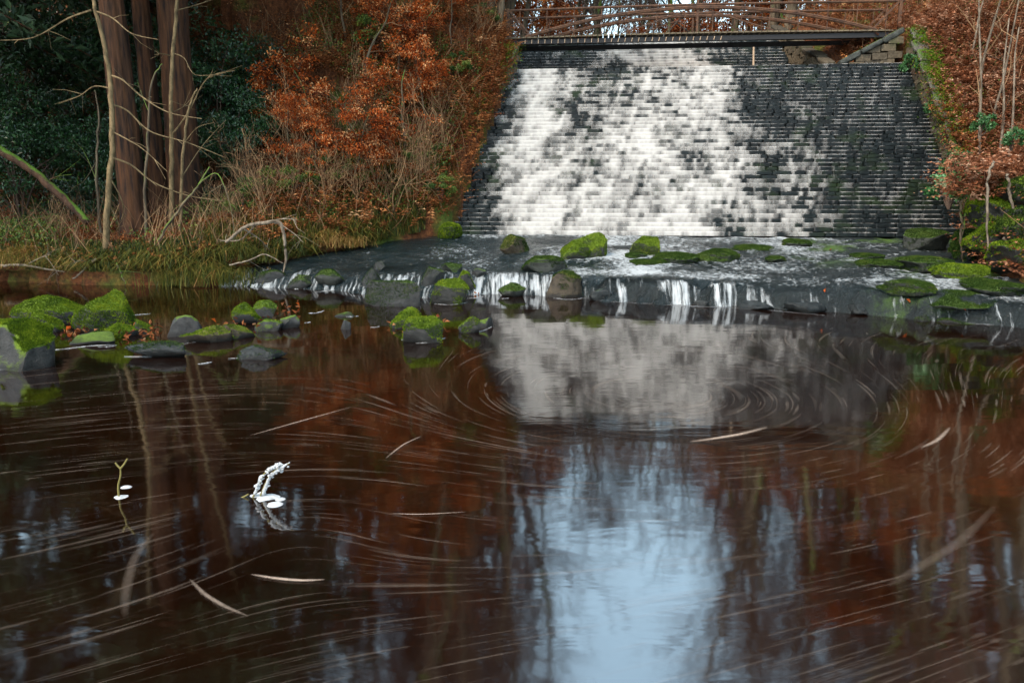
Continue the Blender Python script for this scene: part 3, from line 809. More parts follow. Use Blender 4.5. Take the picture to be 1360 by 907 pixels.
rock('pale wedge-shaped rock with a bright green cap', 297, 346, 403, 432, 'p', 'rock_grey', .6, cuts=9, thr=.3, peak=.6)
rock('squared tan block under the green-capped wedge', 290, 334, 430, 450, 'p', 'rock_brown', .3, boxy=.5)
rock('olive stone behind the grey pebbles, right of the green-capped wedge', 333, 366, 399, 424, 'p', 'rock_grey', .35)
rock('flat black stone awash nearest the camera in the left group', 303, 376, 457, 478, 'p', 'rock_black', .1, mm='moss_dark', boxy=.2, depth=.45, rough=.3)
rock('small round grey stone beside the upright brown leaf', 369, 397, 418, 436, 'p', 'rock_grey', 0)
rock('low grey stone at the water line left of the round grey stone', 337, 372, 424, 440, 'p', 'rock_grey', .15)
rock('tiny pyramid stone alone in the middle of the pool', 449, 468, 424, 438, 'p', 'rock_grey', 0, cuts=9, peak=.7)
rock('flat pebble just breaking the water near the tiny pyramid stone', 443, 470, 414, 421, 'p', 'rock_grey', 0)
# middle group in the pool
rock('mossy rock at the back of the pair in mid pool', 517, 562, 408, 436, 'p', 'rock_moss', .8, thr=.1, peak=.4)
rock('larger mossy rock at the front of the pair in mid pool', 530, 592, 419, 456, 'p', 'rock_moss', .8, thr=.05, peak=.4)
rock('small mossy rock right of the mid-pool pair', 608, 638, 419, 442, 'p', 'rock_moss', .6, thr=.4)
rock('bare pointed grey stone beside the small mossy rock', 630, 656, 421, 436, 'p', 'rock_grey', 0, cuts=9)
# along the cascade
rock('long dark squared block at the foot of the left cascade', 479, 560, 373, 407, 'p', 'rock_dark', .25, mm='moss_dark', boxy=.6, cuts=3, depth=.45)
rock('dark stone on top of the long squared block', 479, 506, 357, 382, 'a', 'rock_dark', .2, mm='moss_dark')
rock('dark knob standing in the smooth chute of water', 495, 511, 347, 362, 'a', 'rock_dark', .2, mm='moss_dark')
rock('bright green rounded rock right of the long dark block', 572, 623, 369, 404, 'p', 'rock_moss', 1, boxy=.1, thr=-.1, peak=.3)
rock('upright mossy stone leaning on the bright green rounded rock', 607, 632, 360, 388, 'a', 'rock_moss', .7)
rock('dark wet boulder left of the upright mossy stone', 559, 590, 355, 381, 'a', 'rock_dark', .2, mm='moss_dark')
rock('small dark rock at the top of the cascade', 585, 614, 349, 365, 'a', 'rock_deep', .4, mm='moss_dark')
rock('little black rock beside the right-hand spouts of the cascade', 626, 646, 357, 373, 'a', 'rock_dark', 0)
rock('dark flat rock below the spouts of the cascade', 661, 699, 376, 395, 'p', 'rock_deep', .3, mm='moss_dark')
rock('dark mossy rock in the white chute at the far left of the cascade', 418, 456, 357, 385, 'a', 'rock_deep', .5, mm='moss_dark')
rock('low black rock at the left end of the cascade', 340, 385, 358, 380, 'p', 'rock_dark', .2, mm='moss_dark', boxy=.2)
rock('black ledge stone between bank and cascade', 380, 420, 366, 384, 'p', 'rock_dark', .15, mm='moss_dark')
# on the apron below the spillway
rock('brown rounded boulder standing left of the big green block', 664, 704, 312, 340, 'a', 'rock_brown', .5, mm='moss_dark', boxy=.1)
rock('big green mossy block before the foot of the spillway', 755, 806, 309, 345, 'a', 'rock_moss', 1, boxy=.55, cuts=3, thr=-.3)
rock('rounded yellow-green boulder leaning against the big green block', 746, 783, 319, 347, 'a', 'rock_moss', 1, boxy=.2, thr=-.3)
rock('mossy green boulder standing alone right of the big green block', 836, 876, 314, 341, 'a', 'rock_moss', 1, boxy=.35, thr=-.5, mm='moss')
rock('long low green slab on the lip left of centre', 693, 753, 341, 365, 'a', 'rock_deep', .8, mm='moss_dark', boxy=.5)
rock('dark brown boulder perched on the lip of the apron', 724, 775, 359, 395, 'a', 'rock_brown', .4, mm='moss_dark', boxy=.35)
FL = [('flat mossy stone in the shallows beside the lone green boulder', 832, 862, 336, 346), ('long flat mossy stone right of the lone green boulder', 872, 936, 336, 350),
      ('thin dark mossy slab in front of the long flat mossy stone', 839, 892, 345, 355), ('brown-green mossy mound in mid apron', 926, 988, 331, 349),
      ('thin mossy strip near the spillway foot at mid apron', 978, 1032, 326, 334), ('small mossy patch stone close to the spillway foot', 1045, 1083, 318, 329),
      ('small dark mossy stone left of the twin flat mounds', 1020, 1046, 340, 350), ('upper of the two flat mossy mounds on the right apron', 1138, 1178, 337, 346),
      ('lower of the two flat mossy mounds on the right apron', 1150, 1208, 345, 358), ('wide green moss mound near the lip at right', 1186, 1250, 372, 393),
      ('bright moss cushion at the foot of the right bank', 1258, 1322, 350, 373), ('dark moss hummock left of the bright cushion', 1208, 1276, 341, 362),
      ('moss hummock at the right frame edge', 1300, 1375, 372, 392), ('low dark moss hummock on the lip at far right', 1246, 1330, 388, 408)]
for i, (lb, a, b, c, d) in enumerate(FL):
    rock(lb, a, b, c, d, 'a', 'rock_deep' if i != 10 else 'rock_moss', 1, mm='moss' if i == 10 else 'moss_dark', boxy=.15, cuts=3, depth=1.1, thr=.0, rough=.3)
rock('large dark wedge boulder at the right foot of the spillway', 1207, 1262, 304, 334, 'a', 'rock_deep', .6, mm='moss_dark', boxy=.3, cuts=8)
# rugged dark stones that make the lip of the apron
rl = np.random.default_rng(88); px = 786.0
while px < 1400:
    w_ = rl.uniform(22, 52); P_ = LIP[np.searchsorted(LIP[:, 0], (px - 680) / 1000 * 14)]
    xx = ray(px + w_ / 2, 405)[0] * 14.5
    for _ in range(4): yy = float(lip_y(xx)) + .02; py_ = 453.5 - FPX * ((-CAM_Z / yy * CP + SP) / (CP + CAM_Z / yy * SP)); xx = ray(px + w_ / 2, py_)[0] * yy
    hgt = rl.uniform(8, 20) * (1.0 if px < 1150 else .8)
    rock('lip stone', px - 3, px + w_ + 5, py_ - hgt, py_ + rl.uniform(-2, 2), 'p', 'rock_black' if px < 1180 else 'rock_dark', .0 if px < 1150 else .25, 'lip_stone', mm='moss_dark', boxy=.3, depth=.8, cuts=9, rough=.3, group='dark stones along the lip of the apron')
    px += w_ * rl.uniform(1.2, 2.8)
# mossy crag on the right bank
CR_ = [('bulging mossy crag stone at the right frame edge, top', 1330, 1392, 232, 285, 15.9), ('mossy crag stone below the hanging bracken', 1294, 1345, 262, 305, 16.2),
       ('mossy crag stone at the right frame edge, middle', 1338, 1400, 275, 328, 15.0), ('round green moss bulge behind the hanging roots', 1288, 1338, 296, 338, 16.0),
       ('lowest bright mossy crag stone beside the apron', 1322, 1385, 318, 374, 14.7), ('dark mossy crag stone half hidden by roots', 1268, 1302, 305, 350, 17.2),
       ('small mossy crag stone under the bracken overhang', 1305, 1345, 236, 268, 16.7)]
for i, (lb, x0, x1, y0, y1, D) in enumerate(CR_):
    c = at((x0 + x1) / 2, (y0 + y1) / 2, D); k = D / FPX
    sz = ((x1 - x0) * k * .5, .6, (y1 - y0) * k * .5)
    v = rock_verts(900 + i, sz, 4, .3, .25); root = thing('crag_boulder', lb, 'rock', c)
    link('stone', make_mesh('stone', v, ICO_F, M['rock_moss'], True), root)
    me = fuzz(v, ICO_F, 5000, M['moss'] if i in (1, 3, 4) else M['moss_dark'], .05, -.2, 60 + i)
    link('moss', me, root, kind='stuff')

# ---------------------------------------------------------------- tree builder
def grow(rg, p, d, L, r, lev, maxlev, tubes, tips, wig=.25, up=.1, nch=(4, 7), ang=(.5, 1.1), shrink=(.45, .7), rmin=.004, bare=.25):
    n = max(3, int(5 - lev)) + 1
    pts = [np.array(p, float)]; d = np.array(d, float); dirs = [d]
    for i in range(n):
        d = d + rg.normal(size=3) * wig * (.6 if lev == 0 else 1); d[2] += up; d /= np.linalg.norm(d)
        pts.append(pts[-1] + d * L / n); dirs.append(d)
    rr = np.linspace(r, max(r * (.35 if lev < maxlev else .25), rmin), n + 1)
    tubes.append((np.array(pts), rr, lev))
    if lev >= maxlev: tips.append((pts[-1], d)); tips.append((pts[-2], d)); return
    m = rg.integers(*nch)
    for k in range(m):
        f = bare + (1 - bare) * (k + rg.uniform(0, 1)) / m; x = f * n; i = min(int(x), n - 1); q = pts[i] + (pts[i + 1] - pts[i]) * (x - i)
        t = dirs[i]; a = rg.normal(size=3); a -= t * (a @ t); a /= np.linalg.norm(a)
        th = rg.uniform(*ang); nd = t * math.cos(th) + a * math.sin(th)
        grow(rg, q, nd, L * rg.uniform(*shrink) * (1.15 - .5 * f), max(rr[i] * rg.uniform(.35, .6), rmin), lev + 1, maxlev, tubes, tips, wig, up, nch, ang, shrink, rmin, .15)

def tree_root(name, label, cat, mat_trunk, mat_twig, seed, L, r, maxlev, leaf=None, d0=(0, 0, 1), group=None, trunk_sides=8, nlev_trunk=1, **kw):
    rg = np.random.default_rng(seed); tubes, tips = [], []
    grow(rg, (0, 0, -.2), d0, L, r, 0, maxlev, tubes, tips, **kw)
    root = thing(name, label, cat, (0, 0, 0), group)
    a, b = Geo(), Geo()
    for pts, rr, lev in tubes:
        if lev < nlev_trunk: a.tube(pts if lev else spline(pts, 14), rr if lev else np.interp(np.linspace(0, 1, 14), np.linspace(0, 1, len(rr)), rr), trunk_sides if lev == 0 else 5, rg.uniform(.2, .8), False)
        else: b.tube(pts, rr, 4 if lev < 3 else 3, rg.uniform(0, 1), False)
    link('trunk', a.mesh('trunk', mat_trunk, smooth=True), root)
    if b.n: link('twigs', b.mesh('twigs', mat_twig), root)
    if leaf:
        mat, per, spread, ln, wd, up = leaf
        T = np.array([t for t, _ in tips]); D = np.array([d for _, d in tips])
        c = np.repeat(T, per, 0); dd = np.repeat(D, per, 0)
        off = rg.normal(size=c.shape) * spread; off[:, 2] *= .5
        g = Geo(); g.leaves(c + off - dd * spread * rg.uniform(0, 1.6, (len(c), 1)), ln, wd, up, np.clip(np.repeat(.5 + .3 * rg.normal(size=len(T)), per) + .2 * rg.normal(size=len(c)), 0, 1), rg)
        link('foliage', g.mesh('foliage', mat), root)
    return root

def ico_small(seed, s): return rock_verts(seed, s, 5, .2, .1)

# big conifer trunks on the left bank (ridged bark), crowns far above the frame
def big_trunk(label, base, top, r0, r1, seed, crown_z=9.0):
    rg = np.random.default_rng(seed); base, top = np.array(base), np.array(top)
    root = thing('conifer_tree', label, 'tree', base)
    n, sd = 90, 40
    t = np.linspace(-.02, 1, n); an = np.linspace(0, 2 * math.pi, sd, endpoint=False)
    T, A = np.meshgrid(t, an, indexing='ij')
    z = T * (top - base)[2]
    rad = r0 + (r1 - r0) * np.clip(T, 0, 1) + r0 * .3 * np.exp(-np.maximum(z, 0) / .45) * (1 + .35 * np.cos(A * 5 + seed))
    q = np.c_[(np.cos(A) * 3.2).ravel(), (np.sin(A) * 3.2).ravel(), (z * .22).ravel()]
    ridge = np.abs(fbm(q * 1.6, seed, 3)); rad = rad * (1 - .16 * (1 - ridge.reshape(T.shape) * 2.2).clip(0, 1)) + (fbm(np.c_[q[:, :2] * .4, q[:, 2]], seed + 4, 2) * .05).reshape(T.shape)
    cx, cy = T * (top - base)[0], T * (top - base)[1]
    v = np.stack([cx + rad * np.cos(A), cy + rad * np.sin(A), z], -1).reshape(-1, 3)
    i = np.arange(n - 1)[:, None] * sd; j = np.arange(sd)[None, :]; k = (j + 1) % sd
    link('trunk', make_mesh('trunk', v, np.stack([i + j, i + k, i + sd + k, i + sd + j], -1).reshape(-1, 4), M['bark_red'], True), root)
    br, lf = Geo(), Geo(); Hh = (top - base)[2]
    for m in range(85):
        f = rg.uniform(crown_z / Hh, 1); zz = f * Hh; a = rg.uniform(0, 2 * math.pi); L = (1 - f) * 3.2 + 2.0
        o = np.array([f * (top - base)[0], f * (top - base)[1], zz]); d = np.array([math.cos(a), math.sin(a), -.12])
        pts = np.array([o + d * L * s + np.array([0, 0, -.25 * L * s * s]) for s in np.linspace(0, 1, 5)])
        br.tube(pts, np.linspace(.05, .012, 5), 4, .4, False)
        nn = 130; s = rg.uniform(.2, 1, nn); c = o + d * L * s[:, None] + rg.normal(size=(nn, 3)) * np.array([.3, .3, .12]); c[:, 2] -= .25 * L * s * s
        lf.leaves(c, .34, .13, .2, None, rg)
    link('branches', br.mesh('branches', M['bark_red']), root); link('crown', lf.mesh('crown', M['conifer']), root)
    return root
def gpt(px, py, Y):
    p = at(px, py, Y); p[2] = gz(p[0], p[1]); return p
b1 = gpt(181, 300, 20.6); b2 = gpt(248, 285, 22.2); b3 = gpt(214, 280, 23.5)
big_trunk('tall red-brown conifer trunk just right of the pale leaning sapling', b1, b1 + np.array([-.5, .4, 22]), .36, .2, 3)
big_trunk('broad red-brown conifer trunk, second from left on the bank', b2, b2 + np.array([.2, .3, 24]), .48, .22, 5)
big_trunk('slimmer shaded conifer trunk between the two broad trunks', b3, b3 + np.array([-.3, .3, 20]), .3, .12, 8)
for (px, Y, s_, lb) in ((-60, 23, 12, 'conifer just outside the left frame edge with drooping boughs'), (60, 27, 14, 'shaded conifer far back in the wood at upper left'), (330, 29, 16, 'conifer on the hillside behind the dark evergreen bushes'), (-170, 19.5, 18, 'conifer beyond the left frame edge at the water side'), (150, 31, 20, 'tall conifer behind the two broad trunks'), (-250, 25, 22, 'conifer well beyond the left frame edge')):
    b = gpt(px, 250, Y); big_trunk(lb, b, b + np.array([.3, .2, 21]), .34, .12, s_, 5.0)

# ---------------------------------------------------------------- hand-traced saplings and dead wood
def traced(name, label, cat, mat, trunk, r, branches, Y, sides=7, twig_mat=None, group=None, ground=True, bname='branch', wob=.25):
    """trunk and branches as polylines in photo pixels at distance Y, the branches reaching toward or away from the viewer"""
    P = np.array([at(x, y, Y) for x, y in trunk])
    if ground: P[0][2] = min(P[0][2], gz(P[0][0], P[0][1])) - .05
    root = thing(name, label, cat, P[0], group); org = P[0]
    n = len(P) * 5; rr = np.interp(np.linspace(0, 1, n), np.linspace(0, 1, len(r)), r)
    q = spline(P, n); q[1:] += rng.normal(size=q[1:].shape) * np.array([.006, .02, .004])
    g = Geo(); g.tube(q, rr, sides, .6); link('trunk', g.mesh('trunk', mat, org, True), root)
    for i, (br, rb) in enumerate(branches):
        sg = rng.choice([-1, 1]) * wob * rng.uniform(.5, 1.5)
        Q = np.array([at(x, y, Y + sg * k / max(1, len(br) - 1) * 2) for k, (x, y) in enumerate(br)])
        m = len(Q) * 4; Q = spline(Q, m)
        g = Geo(); g.tube(Q, np.linspace(rb, rb * .3, m), 5, .7)
        for k in range(4):                                # side twigs
            j = rng.integers(m // 3, m - 2); d = Q[j + 1] - Q[j]; d = d / np.linalg.norm(d) + rng.normal(size=3) * .7; L = rng.uniform(.15, .45)
            g.tube([Q[j], Q[j] + d * L * .5, Q[j] + d * L + rng.normal(size=3) * .05], [rb * .4, rb * .3, rb * .18], 3, .6)
        link(bname, g.mesh(bname, twig_mat or mat, org), root)
    return root
traced('sapling', 'pale slender sapling leaning in front of the first broad trunk', 'tree', M['bark_pale'], [(140, 345), (144, 260), (149, 180), (147, 110), (137, 55), (125, 5), (112, -60), (95, -150)], [.09, .07, .066, .058, .05, .042, .035, .02],
       [([(149, 101), (165, 108), (190, 130), (225, 150), (268, 158)], .026), ([(151, 140), (170, 148), (200, 175), (250, 190), (300, 210)], .024), ([(151, 176), (170, 186), (192, 200), (222, 228)], .02),
        ([(150, 210), (175, 220), (205, 243), (250, 260), (300, 268)], .026), ([(147, 118), (125, 115), (105, 128), (78, 138)], .018), ([(121, 14), (90, 25), (45, 50), (0, 54)], .026), ([(126, 15), (150, 25), (175, 45), (210, 53)], .024),
        ([(148, 240), (160, 262), (164, 280), (160, 295)], .02), ([(146, 275), (157, 295), (158, 318)], .018), ([(112, -60), (60, -110), (20, -180)], .025), ([(100, -120), (150, -200), (190, -280)], .025)], 18.7)
traced('sapling', 'thin pale upright stem in front of the second broad trunk', 'tree', M['bark_pale'], [(226, 300), (228, 220), (227, 150), (229, 80), (234, 20), (240, -60), (243, -150)], [.075, .062, .055, .05, .045, .035, .02],
       [([(229, 75), (215, 72), (205, 73)], .016), ([(236, 14), (258, 8), (282, 0)], .018), ([(228, 180), (250, 150), (275, 105), (312, 94)], .026), ([(232, 72), (245, 78), (260, 100), (300, 97)], .018), ([(228, 150), (246, 140), (262, 120)], .014), ([(240, -60), (275, -110), (300, -190)], .02)], 20.6)
traced('sapling', 'forked thin stem right beside the thin pale upright stem', 'tree', M['bark_pale'], [(238, 298), (241, 240), (246, 180), (252, 140), (262, 118)], [.045, .04, .035, .03, .02], [([(245, 190), (262, 170), (285, 163)], .014), ([(242, 235), (268, 195), (300, 160)], .016)], 20.3)
traced('sapling', 'dark slim stem between the two broad trunks', 'tree', M['bark_grey'], [(194, 320), (193, 240), (197, 180), (200, 115), (215, 85)], [.04, .035, .03, .025, .012], [([(198, 150), (190, 130), (183, 110)], .012)], 20.0)
traced('sapling', 'diagonal thin stem crossing right of the second broad trunk', 'tree', M['bark_grey'], [(196, 344), (215, 312), (240, 275), (262, 248), (278, 222)], [.04, .036, .03, .025, .015], [([(262, 248), (272, 238), (290, 232), (305, 270), (310, 300), (309, 325)], .018)], 19.0)
traced('sapling', 'slim stem in the shadow at far left', 'tree', M['bark_grey'], [(132, 290), (128, 235), (131, 160), (126, 120)], [.04, .032, .026, .012], [([(130, 245), (118, 215), (108, 195)], .012), ([(128, 215), (112, 240), (95, 250)], .012)], 20.8)
traced('fallen_log', 'leaning dead trunk with green moss along its top at far left', 'log', M['bark_moss'], [(-30, 180), (0, 200), (40, 225), (75, 255), (118, 296)], [.11, .12, .10, .11, .09], [([(60, 243), (75, 235), (96, 232)], .02)], 20.0, ground=False)
traced('dead_branch', 'bleached forked dead branch arching over the stream edge', 'branch', M['bark_white'], [(300, 322), (325, 302), (352, 296), (372, 297), (378, 320), (379, 348), (374, 372)], [.035, .04, .045, .045, .04, .03, .015],
       [([(352, 296), (375, 291), (395, 292)], .02), ([(340, 298), (320, 318), (300, 320), (290, 318)], .022), ([(374, 299), (390, 310), (403, 322)], .014), ([(325, 305), (345, 318), (358, 332)], .02)], 18.2, ground=False)
traced('dead_branch', 'long grey stick lying along the water edge at far left', 'branch', M['bark_white'], [(0, 353), (30, 352), (60, 357), (85, 361)], [.03, .028, .022, .012], [([(38, 350), (55, 342), (68, 338)], .014), ([(60, 340), (68, 350), (78, 366)], .012)], 18.3, ground=False)
traced('dead_branch', 'bent root reaching down to the water below the pale sapling', 'branch', M['bark_white'], [(128, 344), (118, 352), (105, 365), (98, 370)], [.03, .028, .022, .015], [([(120, 350), (108, 346), (98, 350)], .012)], 18.2, ground=False)
traced('dead_branch', 'broken stick lying among leaves right of the pale sapling', 'branch', M['bark_white'], [(190, 338), (215, 342), (240, 344)], [.025, .025, .02], [([(222, 342), (235, 350), (246, 352)], .01)], 18.4, ground=False)
traced('dead_branch', 'dead twig jutting over the water below the grass tussock', 'branch', M['bark_grey'], [(155, 350), (162, 365), (167, 380)], [.02, .016, .008], [([(160, 360), (185, 362), (205, 368), (222, 372)], .01)], 17.9, ground=False)
traced('dead_branch', 'thin bent stick lying across the grass beside the cascade', 'branch', M['bark_white'], [(305, 352), (330, 346), (352, 338), (376, 350)], [.018, .016, .014, .008], [([(330, 346), (345, 355), (360, 362)], .01)], 17.7, ground=False)

# ---------------------------------------------------------------- shrubs, beeches, evergreens: a few kinds, copied one by one
def bush_root(name, label, cat, mat, seed, n, size, ln, wd, group, stems=9, stem_mat=None, clumps=26, hollow=.45, up=.3):
    rg = np.random.default_rng(seed); root = thing(name, label, cat, (0, 0, 0), group)
    sx, sy, sz = size
    g = Geo(); lf = Geo()
    C = []
    while len(C) < clumps:
        p = rg.uniform(-1, 1, 3); q = np.linalg.norm(p)
        if hollow < q < 1: C.append(p * np.array([sx, sy, sz]) + (0, 0, sz * .95))
    C = np.array(C)
    for k in range(stems):
        e = C[rg.integers(clumps)]; m = e * np.array([.3, .3, .55]) + rg.normal(size=3) * .1
        g.tube(spline([(0, 0, -.15), m, e], 8), np.linspace(.035, .008, 8), 5, rg.uniform(0, 1))
    link('stems', g.mesh('stems', stem_mat or M['twig_dark']), root)
    cs = rg.integers(0, clumps, n); rad = rg.uniform(.55, 1.1, clumps) * min(sx, sz) * .42
    o = rg.normal(size=(n, 3)); o /= np.linalg.norm(o, axis=1)[:, None]; o *= (rg.uniform(.2, 1, n) ** .5 * rad[cs])[:, None]
    o[:, 2] *= .6
    tint = np.clip(.45 + .22 * rg.normal(size=clumps)[cs] + .25 * rg.normal(size=n), 0, 1)
    lf.leaves(C[cs] + o, ln, wd, up, tint, rg)
    link('foliage', lf.mesh('foliage', mat), root)
    return root
used = set()
def place(proto, x, y, rz, s, label=None, group=None, dz=0):
    z = gz(x, y) + dz
    if proto.name not in used:
        used.add(proto.name); proto.location = (x, y, z); proto.rotation_euler = (0, 0, rz); proto.scale = (s,) * 3
        if label: proto['label'] = label
        if group: proto['group'] = group
        return proto
    return dup(proto, (x, y, z), rz, s, label, group)
def pxy(px, Y): return ray(px, 200)[0] * Y

HL = 'dark glossy evergreen bush in the shade behind the left-hand trunks'
HG = 'evergreen bushes behind the left trunks'
holly = [bush_root('evergreen_bush', HL, 'bush', M['holly'], 100 + i, 5200, (1.5, 1.3, 1.7), .11, .05, HG) for i in range(3)]
k = 0
for (px, Y, s) in [(15, 22.5, 1.1), (75, 23.5, 1.1), (125, 23.2, .9), (-30, 24, 1.3), (205, 25, 1.2), (20, 26, 1.5), (95, 27, 1.5), (170, 27, 1.5), (295, 25.5, 1.2), (325, 24.2, .9), (255, 28, 1.5), (355, 27, 1.1), (300, 30, 1.5), (-20, 29, 1.7), (60, 31, 1.9), (150, 32, 1.9), (230, 33, 1.9), (100, 24.3, .8), (335, 33, 1.6), (275, 24.3, .7), (395, 30.5, 1.0)]:
    place(holly[k % 3], pxy(px, Y), Y, rng.uniform(0, 6.3), s); k += 1

RB = 'green bramble bush among the copper beeches'
bram = [bush_root('bramble_bush', RB, 'bush', M['ramble'], 170 + i, 1800, (.8, .7, .55), .08, .05, 'bramble bushes on the left slope', 7, None, 14) for i in range(2)]
for (px, Y, s) in [(388, 21.6, .8), (432, 22.0, .9), (478, 22.6, .9), (560, 23.4, .8), (345, 21.6, .9), (605, 26.2, .8), (500, 26.0, 1.2), (648, 29.0, .8), (585, 22.6, .7), (320, 21.2, .8)]:
    place(bram[k % 2], pxy(px, Y), Y, rng.uniform(0, 6.3), s); k += 1
BLB = 'young beech holding copper dead leaves on the slope left of the spillway'
BG = 'copper-leaved beeches on the left slope'
kw = dict(wig=.3, up=.02, nch=(5, 8), ang=(.6, 1.3), shrink=(.4, .65), rmin=.006)
beech = [tree_root('beech_sapling', BLB, 'tree', M['bark_grey'], M['twig'], 200 + i, 3.2, .05, 2, (M['copper'], 40, .13, .085, .05, .5), group=BG, trunk_sides=6, **kw) for i in range(4)]
k = 0
for (px, Y, s) in [(380, 22.6, .75), (420, 22.4, .62), (460, 22.2, .8), (500, 22.7, .9), (540, 23.5, .85), (575, 24.6, .8), (440, 24.2, 1.0), (490, 24.8, 1.0), (530, 25.5, .9), (400, 25, .9), (465, 26.5, 1.0), (560, 26.5, .8), (600, 27, .7), (630, 28.3, .75), (520, 28, 1.0), (430, 28.5, 1.1), (580, 29, .9), (470, 31, 1.1), (540, 31.5, 1.1), (620, 31, 1.0), (655, 30.3, .7), (600, 25.3, .45), (515, 22.3, .6), (360, 24, .7), (410, 23.3, .6)]:
    place(beech[k % 4], pxy(px, Y), Y, rng.uniform(0, 6.3), s); k += 1

SLB = 'bare pale-stemmed shrub with arching twigs on the left bank'
SG = 'bare shrubs on the left bank'
kw2 = dict(wig=.28, up=.10, nch=(3, 6), ang=(.3, .8), shrink=(.5, .8), rmin=.005)
def bare_shrub(seed, nst, L):
    rg = np.random.default_rng(seed); root = thing('bare_shrub', SLB, 'shrub', (0, 0, 0), SG)
    st, tw = Geo(), Geo()
    for k in range(nst):
        tubes, tips = [], []; a = rg.uniform(0, 6.3); t = rg.uniform(.05, .5)
        grow(rg, (rg.normal() * .12, rg.normal() * .12, -.1), (math.cos(a) * t, math.sin(a) * t, 1), L * rg.uniform(.6, 1.2), .016, 0, 2, tubes, tips, **kw2)
        for pts, rr, lev in tubes: (st if lev == 0 else tw).tube(spline(pts, 9) if lev == 0 else pts, np.linspace(rr[0], rr[-1], 9) if lev == 0 else rr, 5 if lev == 0 else 3, rg.uniform(.3, 1), False)
    link('stems', st.mesh('stems', M['twig']), root); link('twigs', tw.mesh('twigs', M['twig']), root)
    return root
bs = [bare_shrub(300 + i, 6, 1.9) for i in range(3)]; k = 0
for (px, Y, s) in [(350, 20.5, .8), (390, 21.2, .8), (430, 21.2, .8), (470, 21.6, .75), (515, 22.0, .9), (545, 22.4, 1.0), (572, 22.9, 1.0), (300, 20.6, .6), (70, 20.2, .5), (405, 23, 1.0), (620, 29.5, .8), (590, 24.0, .8), (455, 23.5, 1.1), (640, 27.8, .6), (320, 22.5, .9), (500, 24, 1.0)]:
    place(bs[k % 3], pxy(px, Y), Y, rng.uniform(0, 6.3), s); k += 1

# right bank: pale saplings standing in the bracken
SR = [(1290, 24.0, 4.6, .045, 'slim grey sapling nearest the mossy coping on the right bank'), (1303, 22.2, 5.0, .05, 'tallest straight grey sapling in the right-hand bracken'), (1312, 23.0, 4.4, .04, 'thin grey sapling second right of the tallest one'),
      (1328, 21.4, 4.6, .045, 'crooked pale sapling near the right frame edge'), (1275, 25.0, 3.6, .035, 'short thin sapling behind the mossy coping'), (1345, 20.4, 4.2, .04, 'thin sapling at the right frame edge above the crag'), (1296, 20.8, 2.6, .03, 'spindly low sapling above the hanging roots')]
for i, (px, Y, L, r, lb) in enumerate(SR):
    t = tree_root('sapling', lb, 'tree', M['bark_white'], M['twig'], 400 + i, L, r, 2, None, group='saplings on the right bank', trunk_sides=7, wig=.12, up=.12, nch=(4, 7), ang=(.5, 1.0), shrink=(.25, .4), rmin=.005, bare=.3)
    x = pxy(px, Y); t.location = (x, Y, gz(x, Y))
HI = bush_root('ivy_clump', 'glossy blue-green leafy clump hanging over the right edge of the spillway', 'ivy', M['ivy'], 150, 700, (.55, .5, .45), .13, .09, None, 5, None, 12)
p = at(1262, 262, 19.5); HI.location = p - (0, 0, .15)
for (px, py, Y, s, lb) in ((1215, 85, 26.3, .75, 'ivy clump hanging from the top of the right wing wall'), (1243, 140, 24.6, .6, 'ivy clump halfway down the right wing wall'), (1305, 160, 19.8, .55, 'pale-leaved plant in the bracken above the crag'), (1345, 178, 17.5, .5, 'pale-leaved plant at the right frame edge'), (1268, 215, 20.5, .7, 'leafy ivy clump low on the right wing wall'), (1290, 225, 18.3, .6, 'trailing leafy clump over the hanging roots')):
    c = dup(HI, at(px, py, Y) - (0, 0, .3), rng.uniform(0, 6), s, lb)

# hanging roots over the crag
for i, (pl, lb) in enumerate([([(1320, 215), (1312, 240), (1311, 290), (1313, 345)], 'long root hanging straight down in front of the crag'), ([(1338, 232), (1342, 262), (1350, 290), (1353, 305)], 'root hanging at the right of the crag'),
                              ([(1276, 262), (1277, 290), (1276, 325), (1280, 350)], 'thick brown root at the left edge of the crag'), ([(1300, 232), (1288, 260), (1282, 285), (1278, 315)], 'curved root looping down left of the crag'), ([(1332, 316), (1345, 328), (1362, 342)], 'pale stick leaning on the lowest crag stone')]):
    traced('hanging_root', lb, 'root', M['bark_white'] if i in (0, 1, 4) else M['bark_grey'], pl, [.03, .028, .024, .015], [], 15.2 if i != 2 and i != 3 else 16.6, ground=False, wob=.1)

# ---------------------------------------------------------------- woods beyond the footbridge and above the banks
WL = 'bare leafless tree in the open wood beyond the footbridge'
WG = 'bare trees beyond the footbridge'
kw3 = dict(wig=.17, up=.07, nch=(7, 11), ang=(.4, .95), shrink=(.36, .58), rmin=.011, bare=.3)
wood = [tree_root('bare_tree', WL, 'tree', M['bark_grey'], M['twig_dark'], 500 + i, 13 + i, .2, 3, None, group=WG, trunk_sides=7, nlev_trunk=1, **kw3) for i in range(4)]
k = 0
r2 = np.random.default_rng(77)
spots = []
for n_, x0, x1, y0, y1 in ((44, -6, 30, 42, 75), (50, -30, 60, 75, 125)):
    c = 0
    while c < n_:
        x, y = r2.uniform(x0, x1), r2.uniform(y0, y1)
        px = 680 + x / y * 1058
        gap = 780 < px < 925
        if gap and r2.uniform() < .45: continue
        spots.append((x, y, r2.uniform(.55, .75) if gap else r2.uniform(.75, 1.15))); c += 1
for (px_, y_) in ((785, 46), (812, 52), (838, 48), (862, 55), (888, 50), (915, 47), (800, 60), (850, 62), (900, 60), (760, 50)): spots.append((pxy(px_, y_), y_, r2.uniform(.7, .85)))
for (x, y, s) in spots:
    place(wood[k % 4], x, y, r2.uniform(0, 6.3), s); k += 1
RL = 'tall bare tree on the slope above the right bank'
